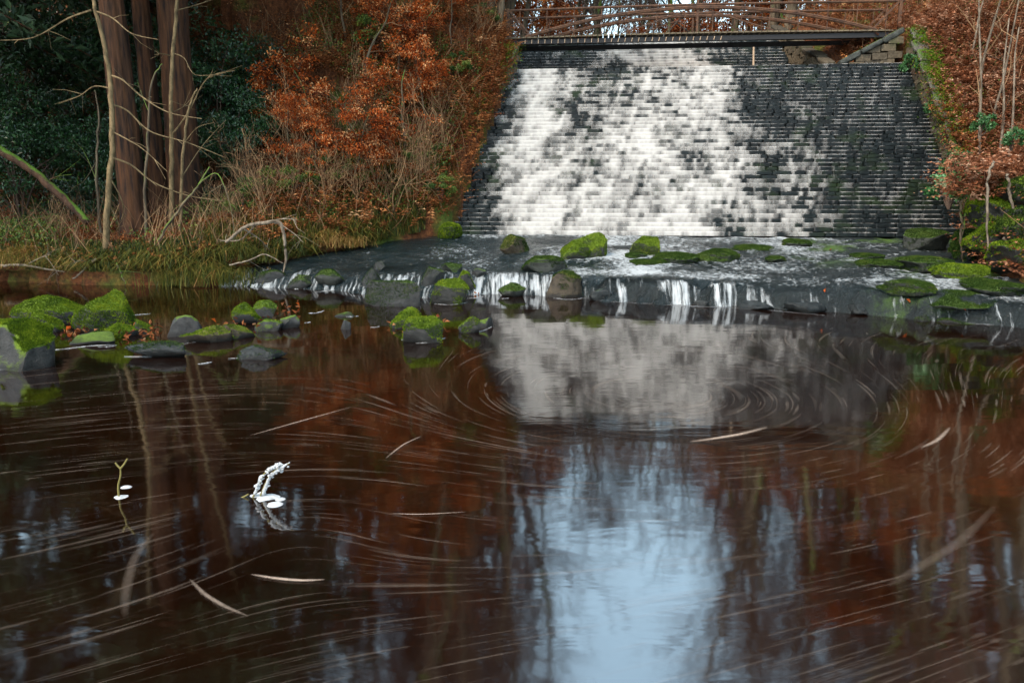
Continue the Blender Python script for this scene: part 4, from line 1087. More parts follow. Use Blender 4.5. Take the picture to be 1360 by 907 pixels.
RG_ = 'tall bare trees above the right bank'
for (px, Y, s) in [(1180, 36, .9), (1240, 33, .9), (1310, 30, .95), (1390, 27, 1.0), (1440, 23, .9), (1130, 42, .95), (1060, 44, .9), (1500, 20, .9), (1290, 38, 1.1), (1380, 34, 1.1), (1000, 52, .9), (1620, 17, .9), (1020, 38, .8), (1280, 31, 1.3), (1345, 29, 1.3), (1180, 44, 1.4), (1250, 46, 1.5), (1320, 42, 1.5), (1110, 48, 1.4), (1100, 36, .9), (1150, 40, 1.1), (1210, 38, 1.15), (1260, 35, 1.2), (1330, 26, 1.0), (1350, 36, 1.3), (1420, 30, 1.2), (1480, 26, 1.2), (1560, 22, 1.1), (1000, 46, .9), (950, 50, .85)]:
    place(wood[k % 4], pxy(px, Y), Y, r2.uniform(0, 6.3), s, RL, RG_); k += 1
LL = 'tall bare tree on the slope above the left bank'
LG = 'tall bare trees above the left bank'
for (px, Y, s) in [(640, 33, .85), (560, 34, .95), (480, 35, 1.05), (600, 40, 1.0), (420, 33, 1.05), (680, 42, .85), (520, 42, 1.15), (365, 36, 1.2), (640, 50, 1.0), (585, 28.5, .6), (632, 37.5, 1.25), (650, 41, 1.3), (618, 36, 1.2), (640, 45, 1.45), (570, 38, 1.4), (520, 36, 1.4), (470, 38, 1.5), (430, 37, 1.5), (540, 44, 1.6), (600, 46, 1.6), (380, 38, 1.6), (655, 38.5, 1.15)]:
    place(wood[k % 4], pxy(px, Y), Y, r2.uniform(0, 6.3), s, LL, LG); k += 1
for (x, y, s) in ((-1.6, 32.5, 1.55), (-1.2, 36, 1.6), (-2.6, 30.5, 1.5), (-.9, 40, 1.45), (12.6, 36.5, 1.3), (12.9, 40, 1.4), (12.2, 44, 1.2)):
    place(wood[k % 4], x, y, r2.uniform(0, 6.3), s, LL if x < 0 else RL, LG if x < 0 else RG_); k += 1
t = tree_root('bare_tree', 'dark leaning tree beside the left end of the footbridge', 'tree', M['bark_grey'], M['twig_dark'], 555, 9, .13, 3, None, trunk_sides=8, **kw3)
t.location = (-.55, 29.3, gz(-.55, 29.3))
# copper beeches along the far bank and beyond the bridge
FB = 'copper-leaved beech beyond the footbridge'
for (x, y, s) in [(13.5, 36, .9), (16, 39, 1.1), (19, 42, 1.2), (14.5, 44, 1.0), (21, 38, 1.1), (17.5, 34, .8), (23, 46, 1.3), (11, 52, 1.0), (-2, 38, 1.0), (-4, 42, 1.1), (0, 48, .9), (8, 58, 1.1), (26, 40, 1.2)]:
    place(beech[k % 4], x, y, r2.uniform(0, 6.3), s, FB, 'copper beeches beyond the footbridge'); k += 1
for j in range(9):
    px, Y = 700 + j * 38 + r2.uniform(-8, 8), r2.uniform(44, 62)
    place(beech[k % 4], pxy(px, Y), Y, r2.uniform(0, 6.3), r2.uniform(1.1, 1.6), FB, 'copper beeches beyond the footbridge'); k += 1
TB = 'tall beech with brown leaves left on its boughs'
for (px, Y, s) in [(985, 50, 2.6), (1040, 42, 2.4), (1100, 40, 2.6), (1165, 38, 2.5), (1230, 40, 2.9), (1300, 37, 2.9), (1370, 33, 2.9), (1440, 30, 2.8), (690, 44, 2.4), (640, 38, 2.6), (570, 36, 2.7), (500, 37, 3.6), (430, 37, 3.6), (470, 33, 3.2), (560, 33, 3.2), (1290, 45, 3.6), (1350, 40, 3.6), (1200, 50, 3.6), (620, 44, 3.2), (720, 55, 2.5), (370, 40, 3.2), (960, 62, 2.6), (740, 66, 1.8)]:
    place(beech[k % 4], pxy(px, Y), Y, r2.uniform(0, 6.3), s, TB, 'tall brown-leaved beeches'); k += 1
FR = 'copper-leaved beech on the slope above the right bank'
for (px, Y, s) in [(1255, 31, .8), (1300, 28.5, .7), (1350, 26, .8), (1400, 22, .8), (1230, 35, 1.0), (1340, 32, 1.1)]:
    place(beech[k % 4], pxy(px, Y), Y, r2.uniform(0, 6.3), s, FR, 'copper beeches above the right bank'); k += 1

# ---------------------------------------------------------------- ground cover: nobody could count it
def scatter(n, x0, x1, y0, y1, sidew, dmin=.05, dmax=99, seed=0, keep=None):
    rg = np.random.default_rng(seed); out = []
    tot = 0
    while tot < n:
        P = np.c_[rg.uniform(x0, x1, n), rg.uniform(y0, y1, n)]
        h, sd, d = ground_h(P); ok = (sd == sidew) & (d > dmin) & (d < dmax)
        if keep is not None: ok &= keep(P, d, rg)
        out.append(np.c_[P, h][ok]); tot += ok.sum()
    return np.vstack(out)[:n]
def fronds(g, C, L, seed, wd=.05, lean=.6, segs=3, leaflets=True, tint0=.5):
    """arching fronds: a rachis strip with leaflets either side"""
    rg = np.random.default_rng(seed); n = len(C)
    a = rg.uniform(0, 2 * math.pi, n); ln = rg.uniform(.2, 1.1, n) * lean
    d = np.c_[np.cos(a) * ln, np.sin(a) * ln, np.ones(n)]; d /= np.linalg.norm(d, axis=1)[:, None]
    ll = L * rg.uniform(.5, 1.2, n)
    tint = np.clip(tint0 + rg.normal(0, .24, n) + .35 * fbm(C * .9, seed, 3), 0, 1)
    sd = np.cross(d, np.array([0, 0, 1.0])); sd /= np.linalg.norm(sd, axis=1)[:, None] + 1e-9
    droop = rg.uniform(.2, .8, n)
    pos = lambda t: C + d * (ll * t)[:, None] + np.c_[np.cos(a), np.sin(a), -np.ones(n)] * (ll * droop * t * t * .6)[:, None]
    ts = np.linspace(0, 1, segs + 1)
    v = []
    for t in ts:
        p = pos(t); w_ = wd * .14 * (1 - t * .8)
        v += [p - sd * w_, p + sd * w_]
    v = np.stack(v, 1).reshape(-1, 3); m = 2 * (segs + 1); b = np.arange(n)[:, None] * m
    q = np.concatenate([np.stack([b + 2 * i, b + 2 * i + 1, b + 2 * i + 3, b + 2 * i + 2], -1).reshape(-1, 4) for i in range(segs)])
    g.add(v, q, None, np.repeat(tint, m))
    if leaflets:
        for t in (.35, .5, .65, .8, .95):
            p = pos(t)
            for s in (-1, 1):
                dd = sd * s + d * .5 + rg.normal(size=(n, 3)) * .2; dd[:, 2] -= .25
                g.leaves(p, 1.0, 1.0, .5, tint * .9 + .05, rg, dd) if False else g_leaf(g, p, dd, ll * .30 * (1.15 - t), wd * 1.0, tint, rg)
def g_leaf(g, c, d, L, W, tint, rg):
    n = len(c); d = d / np.linalg.norm(d, axis=1)[:, None]
    nn = rg.normal(size=(n, 3)) * .5; nn[:, 2] += 1
    s = np.cross(d, nn); s /= np.linalg.norm(s, axis=1)[:, None] + 1e-9
    L = L[:, None]
    v = np.stack([c, c + d * L * .45 + s * W * .5, c + d * L - np.array([0, 0, 1]) * L * .2, c + d * L * .45 - s * W * .5], 1).reshape(-1, 3)
    g.add(v, np.arange(4 * n).reshape(-1, 4), None, np.repeat(tint, 4))
def stuff(name, g, mat, label):
    link(name, g.mesh(name, mat), kind='stuff', label=label)

gl = Geo()
for (n, a) in ((26000, (-14.5, 1, 17.8, 34, -1)), (9000, (9, 22, 11, 34, 1)), (9000, (11, 34, 27.5, 60, 1))):
    C = scatter(n, *a, seed=n); C[:, 2] += np.random.default_rng(n).uniform(.0, .09, n)
    gl.leaves(C, .085 if a[4] < 0 else .11, .055, .6, np.clip(np.random.default_rng(n + 1).uniform(0, 1, n) ** 1.1, 0, 1))
stuff('leaf_litter', gl, M['litter'], 'fallen brown and copper leaves lying over the banks')

g = Geo()
C = scatter(5200, -6.8, .6, 19.5, 33, -1, .1, 9, 5, lambda P, d, rg: (fbm(np.c_[P, 0 * d] * .5, 2, 2) + rg.uniform(-.5, .5, len(d)) > -.1))
fronds(g, C, .75, 6, .05, .8)
C = scatter(1500, -14, -6, 18.2, 22, -1, .1, 4, 15)
fronds(g, C, .4, 16, .04, .9)
stuff('bracken', g, M['bracken'], 'rust-brown dead bracken over the left slope')
g = Geo()
C = scatter(6500, 9.6, 19, 14, 33, 1, .45, 8, 25)
fronds(g, C, .62, 26, .05, .9, tint0=.55)
rgx = np.random.default_rng(4)                        # overhang above the crag
C = scatter(2600, 9.2, 14, 12.5, 22, 1, .02, 2.6, 28)
fronds(g, C, .75, 27, .055, 1.5)
stuff('bracken', g, M['bracken_pink'], 'pinkish-brown dead bracken over the right bank')
g = Geo()
C = scatter(3000, 11.5, 34, 27.5, 60, 1, .2, 99, 35)
fronds(g, C, .9, 36, .09, .9, tint0=.6)
stuff('bracken', g, M['bracken'], 'orange bracken on the slope beyond the footbridge')

def blades(g, C, L, seed, wd=.012, lean=.5, tint0=.5, tvar=.25):
    rg = np.random.default_rng(seed); n = len(C)
    a = rg.uniform(0, 2 * math.pi, n); ln = rg.uniform(.1, 1, n) * lean
    dx = np.c_[np.cos(a), np.sin(a), 0 * a]; ll = (L * rg.uniform(.4, 1.2, n))[:, None]; sdv = np.c_[-np.sin(a), np.cos(a), 0 * a] * wd
    l = ln[:, None]; up = np.array([0, 0, 1.0])
    m1 = C + dx * ll * l * .35 + up * ll * .6; e = C + dx * ll * l * 1.15 + up * ll * (.85 - .5 * l)
    v = np.stack([C - sdv, C + sdv, m1 + sdv * .8, m1 - sdv * .8, e], 1).reshape(-1, 3); b = np.arange(n) * 5
    tint = np.clip(tint0 + rg.normal(0, tvar, n) + .3 * fbm(C * 1.2, seed, 2), 0, 1)
    g.add(v, np.stack([b, b + 1, b + 2, b + 3], 1), np.stack([b + 3, b + 2, b + 4], 1), np.repeat(tint, 5))
g = Geo()
C = scatter(16000, -14.5, -2.5, 17.8, 24, -1, .02, 1.3, 45, lambda P, d, rg: fbm(np.c_[P, 0 * d] * .9, 12, 2) + rg.uniform(-.35, .35, len(d)) > 0)
blades(g, C, .34, 46, .012, .5, .22)
C = scatter(9000, -8.5, -2.8, 18.2, 24, -1, .02, 2.2, 47)
blades(g, C, .42, 48, .012, .8, .38)
stuff('bank_grass', g, M['grass'], 'straggling yellow-green grass along the left water edge')
# bramble and low green growth
g = Geo()
C = scatter(15000, -14.5, -.5, 19, 30, -1, .4, 7, 55, lambda P, d, rg: fbm(np.c_[P, 0 * d] * .45, 22, 3) + rg.uniform(-.12, .12, len(d)) > .04)
C[:, 2] += np.random.default_rng(3).uniform(0, .7, len(C)) ** 1.5
g.leaves(C, .08, .05, .5)
C = scatter(7000, 10, 20, 16, 33, 1, .3, 8, 57, lambda P, d, rg: fbm(np.c_[P, 0 * d] * .5, 23, 3) + rg.uniform(-.1, .1, len(d)) > .12)
C[:, 2] += np.random.default_rng(5).uniform(0, .4, len(C)); g.leaves(C, .08, .05, .5)
stuff('brambles', g, M['ramble'], 'low green bramble leaves tangled over the banks')
# fine dead stalks
g = Geo(); rgs = np.random.default_rng(9)
for (C, L) in ((scatter(2600, -14, .5, 18.4, 32, -1, .1, 9, 65), .9), (scatter(1000, 9.8, 18, 14, 32, 1, .4, 8, 66), .8)):
    for c in C:
        a = rgs.uniform(0, 6.3); l = rgs.uniform(.1, .9); d = np.array([math.cos(a) * l, math.sin(a) * l, 1]); d *= L * rgs.uniform(.5, 1.6) / np.linalg.norm(d)
        g.tube([c, c + d * .5 + rgs.normal(size=3) * .05, c + d + np.array([d[0], d[1], -.2]) * .15], [.007, .006, .003], 3, rgs.uniform(), False)
stuff('dead_stalks', g, M['twig'], 'thin dead stalks and canes standing among the leaves')

# grass tussocks on the left water edge, each a thing
def tussock(label, px, py, Y, r, n, L, tint0):
    p = at(px, py, Y); p[2] = max(gz(p[0], p[1]), .05); rg = np.random.default_rng(int(px))
    root = thing('grass_tussock', label, 'grass', p)
    C = np.c_[rg.normal(0, r, n), rg.normal(0, r * .6, n), np.zeros(n)]; C[:, 2] = .22 * np.exp(-(C[:, 0] ** 2 + C[:, 1] ** 2) / r ** 2) - .05
    g = Geo(); blades(g, C, L, int(px) + 1, .008, 1.3, tint0, .2); link('blades', g.mesh('blades', M['grass']), root)
    v = rock_verts(int(px), (r * 1.3, r, .22), 3, .3); link('root_mound', make_mesh('root_mound', v, ICO_F, M['ground'], True), root)
tussock('large yellow-green grass tussock drooping over the water edge', 272, 352, 18.35, .55, 2600, .55, .45)
tussock('small bright tussock left of the dead branch', 318, 335, 18.9, .35, 1200, .45, .3)
tussock('golden tussock above the left end of the cascade', 435, 330, 20.3, .4, 1500, .4, .75)
tussock('straw-coloured tussock at the far left water edge', 30, 345, 18.9, .45, 1500, .4, .8)
for (lb, px, py, Y, s) in (('bright green moss mound on the bank above the cascade', 497, 315, 21.9, .42), ('round dull green moss mound at the left foot of the spillway', 598, 308, 22.0, .33), ('low green moss mound beside the golden tussock', 450, 318, 21.2, .4)):
    p = at(px, py, Y); v = rock_verts(int(px), (s, s * .8, s * .75), 3, .25); root = thing('moss_mound', lb, 'moss', p)
    link('mound', make_mesh('mound', v, ICO_F, M['rock_moss'], True), root); link('moss', fuzz(v, ICO_F, 3500, M['moss'], .05, -.6, int(px)), root, kind='stuff')

# growth on whatever ground the banks show
def seen_ground(n, x0, x1, y0, y1, seed, d0=11, d1=60):
    rg = np.random.default_rng(seed); px, py = rg.uniform(x0, x1, n), rg.uniform(y0, y1, n)
    u, v = (px - 680) / FPX, (453.5 - py) / FPX; kk = CP + v * SP; a, b = u / kk, (v * CP - SP) / kk
    hit = np.full(n, np.nan); prev = np.full(n, d0, float)
    for D in np.arange(d0, d1, .3):
        m = np.isnan(hit)
        if not m.any(): break
        P = np.c_[a[m] * D, np.full(m.sum(), D)]; h, sd, _ = ground_h(P); z = CAM_Z + b[m] * D
        idx = np.where(m)[0][(z <= h) & (sd != 0)]; hit[idx] = D
    ok = ~np.isnan(hit); D = hit[ok]; P = np.c_[a[ok] * D, D]
    return np.c_[P, ground_h(P)[0]]
g = Geo()
fronds(g, seen_ground(2600, 1245, 1365, 110, 300, 91, 12), .7, 92, .055, 1.5, tint0=.6)
fronds(g, seen_ground(1500, 1215, 1365, 25, 130, 93, 14), .75, 94, .06, 1.2, tint0=.62)
rh = np.random.default_rng(41); Ch = np.array([at(rh.uniform(1255, 1352), rh.uniform(215, 268), rh.uniform(15.9, 16.9)) for _ in range(420)])
fronds(g, Ch, .6, 42, .05, 2.2, tint0=.6)
stuff('bracken', g, M['bracken_pink'], 'tangled dead bracken spilling down over the crag on the right')
g = Geo()
fronds(g, seen_ground(1800, 360, 690, 20, 290, 95, 18), .65, 96, .05, 1.2, tint0=.55)
fronds(g, seen_ground(700, 0, 360, 290, 345, 97, 17), .35, 98, .04, 1.2, tint0=.5)
stuff('bracken', g, M['bracken'], 'loose rusty bracken fronds among the shrubs on the left')
g = Geo()
C = scatter(6500, -14.5, -3.5, 17.6, 22, -1, .0, .3, 99); blades(g, C, .4, 99, .010, 2.2, .35)
stuff('bank_grass', g, M['grass'], 'dead grass drooping over the undercut left bank')
g = Geo(); C = seen_ground(2600, 1228, 1365, 60, 330, 103, 12); C = C[fbm(C * .9, 33, 3) > .0]; C = np.repeat(C, 3, 0) + np.random.default_rng(8).normal(size=(len(C) * 3, 3)) * .1
g.leaves(C + (0, 0, .12), .09, .06, .4); stuff('ground_ivy', g, M['ramble'], 'green ground ivy creeping over the right bank')
g = Geo(); C = seen_ground(3000, 1240, 1365, 180, 350, 104, 12); C = C[fbm(C * .8, 34, 3) > .05]; C = np.repeat(C, 4, 0) + np.random.default_rng(9).normal(size=(len(C) * 4, 3)) * .06
g.leaves(C + (0, 0, .03), .06, .03, .2); stuff('moss_carpet', g, M['moss'], 'bright moss over the lower right bank')
# growth hanging over the wing walls
g = Geo(); g2 = Geo(); rw = np.random.default_rng(31)
for (A, B, off, za, zb, n, t0, t1) in ((BL, CL, -.3, Z0 + .9, Z1 + .85, 900, 0, .97), (BR, CR, .35, Z0 + 1.0, Z1 + 1.1, 700, 0, .62)):
    t = rw.uniform(t0, t1, n) ** (1.0 if off < 0 else 1.4); d = (B - A) / np.linalg.norm(B - A); nn = np.array([-d[1], d[0]]) * -off
    xy = A + (B - A) * t[:, None] + nn * rw.uniform(.1, 1.6, (n, 1)) + rw.normal(size=(n, 2)) * .1
    C = np.c_[xy, za + (zb - za) * t + rw.uniform(-.25, .12, n)]
    fronds(g, C, .6, int(n), .05, 1.0)
    k = rw.integers(0, n, 1600); Cl = C[k] + rw.normal(size=(1600, 3)) * np.array([.22, .22, .25]) - (0, 0, .1); g2.leaves(Cl, .09, .06, .4)
stuff('wall_bracken', g, M['bracken'], 'dead bracken hanging over the wing walls of the spillway')
stuff('wall_brambles', g2, M['ramble'], 'green bramble leaves spilling over the wing walls')

# ---------------------------------------------------------------- foam on the pool
VA, VB = np.array([1.65, 8.3]), np.array([-1.5, 4.9])
def flow(P):
    def vort(c, G, core, rng_):
        r = P - c; d2 = (r ** 2).sum(1)
        return G * np.c_[-r[:, 1], r[:, 0]] / (d2 + core ** 2)[:, None] * np.exp(-d2 / rng_ ** 2)[:, None]
    return vort(VA, 1.0, .9, 5.0) + vort(VB, -.28, .8, 1.5) + np.array([.21, .125]) * (1 - np.exp(-((P - VA) ** 2).sum(1) / 14))[:, None]
def streamline(p, L, ds=.05):
    out = [np.array(p)]
    for i in range(int(L / ds)):
        v = flow(out[-1][None])[0]; v /= np.linalg.norm(v) + 1e-6; m = out[-1] + v * ds / 2
        v = flow(m[None])[0]; v /= np.linalg.norm(v) + 1e-6; out.append(out[-1] + v * ds)
    return np.array(out)
def ribbon(V, F, A, n0, pts, wd, al, z):
    """soft-edged strand of foam: opaque along its middle, thinning to its edges and ends"""
    t = np.linspace(0, 1, len(pts)); tg = np.gradient(pts, axis=0); tg /= np.linalg.norm(tg, axis=1)[:, None] + 1e-9
    nn = np.c_[-tg[:, 1], tg[:, 0]]; ww = (wd * np.clip(np.sin(math.pi * np.clip(t, .02, .98)), 0, 1) ** .35)[:, None]
    e = al * np.sin(math.pi * np.clip(t, 0, 1)) ** .7
    for s, f in ((-1.5, 0), (-.4, 1), (.4, 1), (1.5, 0)): V.append(np.c_[pts + s * nn * ww, np.full(len(pts), z)]); A.append(e * f)
    k = len(pts)
    for r_ in range(3): i = n0 + r_ * k + np.arange(k - 1); F.append(np.stack([i, i + 1, i + k + 1, i + k], 1))
    return n0 + 4 * k
rf = np.random.default_rng(12)
V, F, A, n0 = [], [], [], 0
cnt = 0
while cnt < 1050:
    px, py = rf.uniform(-60, 1420), 455 + 480 * rf.uniform() ** 1.35
    p = on_z(px, py)[:2]
    if py < 500 and px < 600: continue
    if py > 640 and rf.uniform() < .6: continue
    pts = streamline(p, rf.uniform(.2, 1.3) * (.40 + .07 * p[1]))
    w_ = rf.choice([  .003, .0055, .009, .016], p=[.42, .33, .2, .05]) * (.45 + .1 * p[1])
    n0 = ribbon(V, F, A, n0, pts, w_, rf.uniform(.03, .15) * (1.0 if py < 640 else .75), .004 + rf.uniform(0, .003)); cnt += 1
link('foam_lines', make_mesh('foam_lines', np.vstack(V), np.vstack(F), M['foam_streak'], True, {'foam': np.concatenate(A)}), kind='stuff', label='fine pale foam lines curling with the eddies on the pool')
for (pl, wd, al, lb) in (([(333, 764), (365, 769), (400, 772), (432, 771)], .018, .85, 'short straight pale foam strand on the dark water at left'), ([(252, 770), (272, 790), (298, 806), (330, 820)], .016, .4, 'curved pale foam strand left of the straight one'),
                         ([(166, 822), (168, 785), (180, 740), (205, 708)], .035, .10, 'broad upright curved foam strand at lower left'), ([(915, 588), (950, 583), (985, 577), (1020, 568)], .035, .7, 'bright broad foam strand right of the fall reflection'),
                         ([(1178, 780), (1225, 752), (1280, 715), (1322, 672)], .04, .09, 'wide faint foam strand at lower right'), ([(1222, 596), (1245, 585), (1262, 568)], .025, .5, 'short curved foam strand on the eddy at right'),
                         ([(518, 683), (560, 684), (620, 681)], .010, .6, 'thin straight foam strand in the middle of the pool'), ([(512, 610), (535, 592), (560, 580)], .012, .55, 'kinked foam strand below the orange reflection'), ([(330, 580), (400, 560), (468, 541)], .014, .6, 'long thin foam strand slanting across the left pool')):
    pts = spline([on_z(x, y)[:2] for x, y in pl], 24); V, F, A = [], [], []
    ribbon(V, F, A, 0, pts, wd * .7, al, .009)
    c = np.array([*pts[12], .009])
    link('foam_strand', make_mesh('foam_strand', np.vstack(V) - c, np.vstack(F), M['foam_streak'], True, {'foam': np.concatenate(A)}), None, c, label=lb, category='foam', group='foam strands on the pool')
# white foam collars caught against stones
def collar(pl, wd, lb, z=.012, al=1.0):
    pts = spline([on_z(x, y)[:2] for x, y in pl], 18); n = len(pts); c = np.array([*pts[n // 2], 0.0])
    tg = np.gradient(pts, axis=0); tg /= np.linalg.norm(tg, axis=1)[:, None]; nn = np.c_[-tg[:, 1], tg[:, 0]]
    rg = np.random.default_rng(int(abs(pl[0][0])) + 3); ww = wd * (.55 + .45 * fbm(np.c_[np.arange(n) * .5, np.zeros(n), np.zeros(n)], int(abs(pl[0][0])), 2)) * np.sin(math.pi * np.linspace(.06, .94, n)) ** .4
    ww = ww * .75; V = []; prof = ((-1, 0), (-.7, .7), (0, 1), (.7, .7), (1, 0))
    for s, h in prof: V.append(np.c_[pts + nn * (s * ww)[:, None], z * .6 * h + .003 + 0 * ww])
    F = np.concatenate([np.stack([np.arange(n - 1) + k * n, np.arange(n - 1) + 1 + k * n, np.arange(n - 1) + 1 + (k + 1) * n, np.arange(n - 1) + (k + 1) * n], 1) for k in range(4)])
    a = np.concatenate([al * v * .85 * np.clip(.75 + .8 * fbm(np.c_[np.arange(n) * .6, np.zeros(n), np.zeros(n)], int(abs(pl[0][0])) + 9, 2), .1, 1) for v in (0, .7, .9, .7, 0)])
    link('foam_patch', make_mesh('foam_patch', np.vstack(V) - c, F, M['foam'], True, {'foam': a}), None, c, label=lb, category='foam', group='white foam against the stones')
collar([(-5, 492), (20, 489), (48, 482)], .05, 'white foam strip along the foot of the flat-topped boulder at left')
collar([(55, 466), (85, 464), (118, 460), (152, 458)], .11, 'wide grey-white foam sheet between the flat-topped boulder and the slab')
collar([(130, 461), (142, 461), (155, 459)], .04, 'small foam strip by the leaves below the slab')
collar([(165, 474), (200, 474), (225, 471), (246, 466)], .06, 'frothy foam fringe round the flat dark stone')
collar([(222, 459), (245, 457), (266, 453)], .05, 'white foam strip below the brown stone')
collar([(270, 451), (300, 450), (334, 447)], .045, 'white foam strip below the squared tan block')
collar([(303, 477), (330, 474), (372, 467)], .05, 'foam fringe on the flat black stone')
collar([(263, 484), (272, 483), (281, 481)], .05, 'lone foam fleck right of the flat dark stone')
collar([(176, 419), (186, 418), (200, 417)], .08, 'foam cap beside the pointed boulder')
collar([(533, 452), (545, 450), (552, 448)], .05, 'small foam strip left of the mid-pool pair')
collar([(552, 456), (570, 455), (592, 449)], .05, 'white foam strip at the front of the mid-pool pair')
collar([(636, 441), (646, 438), (655, 433)], .04, 'foam strip at the bare pointed stone')
collar([(577, 404), (600, 405), (621, 402)], .04, 'foam strip under the bright green rounded rock')
collar([(511, 402), (525, 402), (537, 401)], .035, 'foam strip under the long dark block')
collar([(360, 381), (385, 380), (405, 377)], .10, 'foam run-out below the low black rock')
collar([(420, 388), (450, 385), (480, 382)], .09, 'foam run-out below the white chute')
collar([(623, 396), (632, 396), (642, 394)], .07, 'foam fleck beside the cascade spouts')
collar([(659, 397), (668, 397), (676, 396)], .05, 'foam fleck under the dark flat rock')
collar([(405, 429), (408, 429), (412, 428)], .07, 'single foam fleck beside the grey pebbles')
collar([(492, 435), (498, 435), (504, 434)], .05, 'floating pale leaf-sized fleck in mid pool')
collar([(460, 421), (468, 421), (476, 420)], .05, 'white foam fleck by the flat pebble')
collar([(410, 416), (420, 416), (430, 413)], .10, 'clump of foam right of the round grey stone')
collar([(735, 396), (755, 398), (778, 396)], .06, 'foam under the dark brown perched boulder')
collar([(790, 399), (850, 403), (920, 407), (960, 408)], .13, 'long white foam band below the lip of the apron', .006, .4)
collar([(960, 408), (1010, 411), (1060, 416), (1095, 419)], .05, 'thin foam line continuing right along the lip', .006, .45)
collar([(1255, 427), (1290, 430), (1330, 432)], .03, 'thin foam thread at the far right of the lip', .01, .8)

# twigs standing in the pool
def twig_thing(lb, polys, foams, r, mat):
    base = on_z(*polys[0][0]); Y = base[1]
    root = thing('water_twig', lb, 'twig', base)
    for pl in polys:
        q = spline([at(x, y, Y) for x, y in pl], len(pl) * 4); g = Geo(); g.tube(q, np.linspace(r, r * .7, len(q)), 6, .5); link('stem', g.mesh('stem', mat, base), root)
    for (x, y, w_, h_) in foams:
        k = Y / FPX; c = on_z(x, y); v = rock_verts(int(x + y), (w_ * k / 2, w_ * k / 2.4, h_ * k / 2), 2, .25) + (c - base)
        link('foam_cap', make_mesh('foam_cap', v, ICO_F, M['foam'], True, {'foam': np.ones(len(v))}), root)
    return root
twig_thing('forked yellow twig standing in the water with two foam discs', [[(158, 660), (157, 645), (160, 632), (160, 622)], [(160, 622), (156, 618), (153, 614)], [(160, 622), (165, 616), (169, 609)]], [(161, 660, 20, 4), (168, 647, 15, 3)], .008, M['twig_yellow'])
tw2 = twig_thing('bent twig coated in white foam leaning out of the water', [[(336, 660), (346, 640), (352, 628), (364, 620)], [(346, 658), (356, 636), (366, 624), (384, 615)], [(305, 663), (320, 661), (330, 656)]],
           [(356, 661, 34, 4), (365, 670, 24, 4), (339, 658, 16, 3), (347, 655, 14, 6), (372, 663, 16, 3)], .008, M['twig_yellow'])
Yt = on_z(336, 660)[1]; ICO1_V, ICO1_F = ico(1)
for pl in ([(337, 658), (343, 645), (346, 634), (353, 629)], [(349, 657), (354, 643), (359, 633), (366, 626), (375, 620), (385, 614)], [(356, 625), (365, 619), (374, 615)]):
    q = spline([at(x, y, Yt) for x, y in pl], 26); n_ = len(q)
    rr = .016 * (1 + .45 * fbm(np.c_[np.arange(n_) * .6, np.zeros(n_), np.zeros(n_) + pl[0][0]], 3, 2)) * np.interp(np.linspace(0, 1, n_), [0, .1, .8, 1], [.6, 1, .9, .25])
    g = Geo(); g.tube(q, rr * .7, 8); rk = np.random.default_rng(int(pl[0][0]))
    for _ in range(46):                                   # froth: many small uneven lumps clinging to the stem
        j = rk.integers(0, n_); sz = rr[j] * rk.uniform(.35, .85); lv = ICO1_V * (1 + .25 * rk.normal(size=(len(ICO1_V), 1))) * sz * np.array([1.2, 1, .8])
        g.add(lv + q[j] + rk.normal(size=3) * rr[j] * .6 - (0, 0, rr[j] * .3), None, ICO1_F)
    me = g.mesh('foam_coat', M['foam'], tw2.location, True)
    at_ = me.attributes.new('foam', 'FLOAT', 'POINT'); at_.data.foreach_set('value', np.ones(len(me.vertices), np.float32)); link('foam_coat', me, tw2)

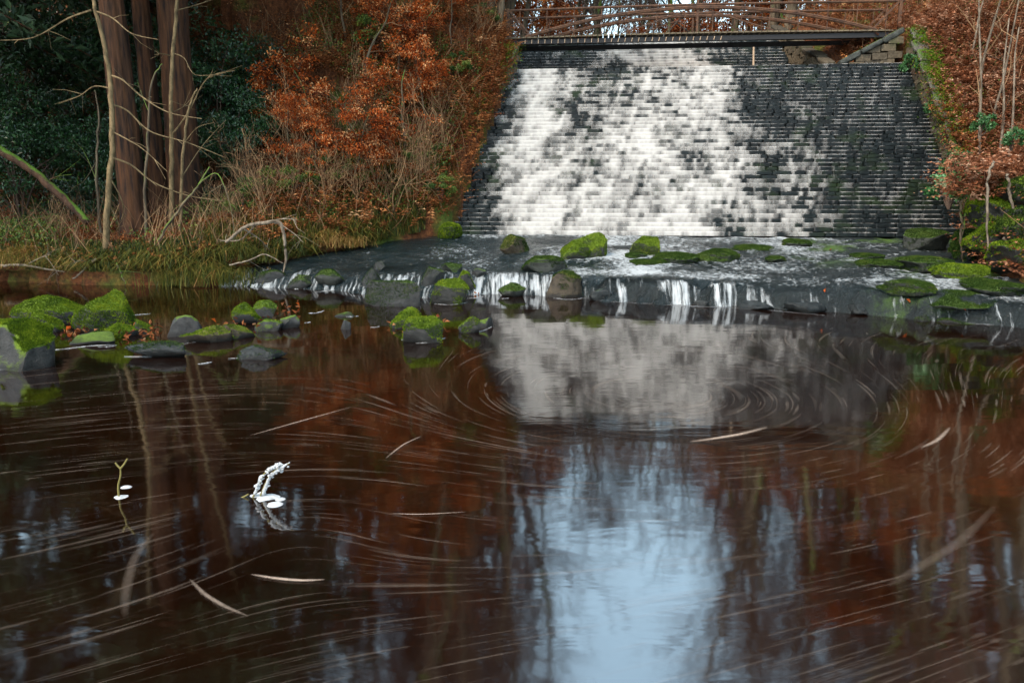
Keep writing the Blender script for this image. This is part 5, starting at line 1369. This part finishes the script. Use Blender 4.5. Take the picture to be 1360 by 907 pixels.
# a few big fallen leaves on the apron and stones
lg = Geo(); lg.leaves(np.zeros((1, 3)), .17, .12, .8, .6, np.random.default_rng(2)); lme = lg.mesh('fallen_leaf', M['copper'])
for (px, py, sf, lb) in ((1105, 333, 'a', 'red fallen leaf on the wet bed below the spillway foot'), (1097, 386, 'a', 'dark red leaf near the lip right of centre'), (1203, 402, 'a', 'orange leaf on the lip below the wide moss mound'), (1275, 411, 'a', 'red leaf on the dark lip at right'), (1236, 385, 'a', 'tan leaf beside the wide moss mound'), (1316, 430, 'p', 'orange leaf in the foam thread at far right'),
                         (95, 440, 'p', 'pale brown leaf on the dark wet slab'), (188, 440, 'p', 'orange leaf caught by the little mossy stone'), (281, 430, 'p', 'pink-brown leaf by the squared tan block'), (393, 408, 'p', 'upright brown leaf on the round grey stone')):
    p = on_z(px, py) if sf == 'p' else on_apron(px, py); p[2] += .09 if sf == 'p' else .05
    o = link('fallen_leaf', lme, None, p, rng.uniform(0, 6), 1.0, label=lb, category='leaf', group='single fallen leaves')

# loose leaves caught among the left-hand stones
g = Geo(); rq = np.random.default_rng(17)
for (x0, x1, y0, y1, n) in ((75, 130, 436, 447, 40), (155, 210, 438, 452, 60), (285, 345, 428, 446, 35), (340, 400, 405, 432, 40), (600, 640, 378, 392, 40), (520, 590, 425, 448, 20), (640, 665, 375, 385, 30)):
    C = np.array([on_z(rq.uniform(x0, x1), rq.uniform(y0, y1)) for _ in range(n)]); C[:, 2] = rq.uniform(.01, .10, n); g.leaves(C, .10, .06, .6, None, rq)
stuff('leaf_drift', g, M['litter'], 'wet brown leaves drifted between the stones in the pool')
# ---------------------------------------------------------------- tell the repeats apart by their order across the picture
ORD = ['leftmost', 'second from the left', 'third from the left', 'fourth from the left', 'fifth from the left', 'sixth from the left', 'seventh from the left', 'eighth from the left', 'ninth from the left', 'tenth from the left', 'eleventh from the left', 'twelfth from the left', 'thirteenth from the left', 'fourteenth from the left', 'fifteenth from the left', 'sixteenth from the left', 'seventeenth from the left']
RORD = [w_.replace('left', 'right') for w_ in ORD]
def order_labels(group, what):
    L = sorted([o for o in SC.objects if o.get('group') == group and o.parent is None], key=lambda o: o.location.x / o.location.y)
    for i, o in enumerate(L):
        j = len(L) - 1 - i
        o['label'] = f"{ORD[i] if i <= j else RORD[j]} of {what}"
order_labels('tall brown-leaved beeches', 'the tall brown-leaved beeches in the wood')
order_labels('dark stones along the lip of the apron', 'the rugged dark stones along the apron lip')
order_labels('bramble bushes on the left slope', 'the green bramble bushes on the left slope')
order_labels(HG, 'the dark glossy evergreen bushes behind the left trunks')
order_labels(BG, 'the copper-leaved young beeches left of the spillway')
order_labels(SG, 'the bare arching shrubs on the left bank')
order_labels(LG, 'the tall bare trees above the left bank')
order_labels(RG_, 'the tall bare trees above the right bank')
order_labels('copper beeches beyond the footbridge', 'the copper beeches beyond the footbridge')
order_labels('copper beeches above the right bank', 'the copper beeches above the right bank')
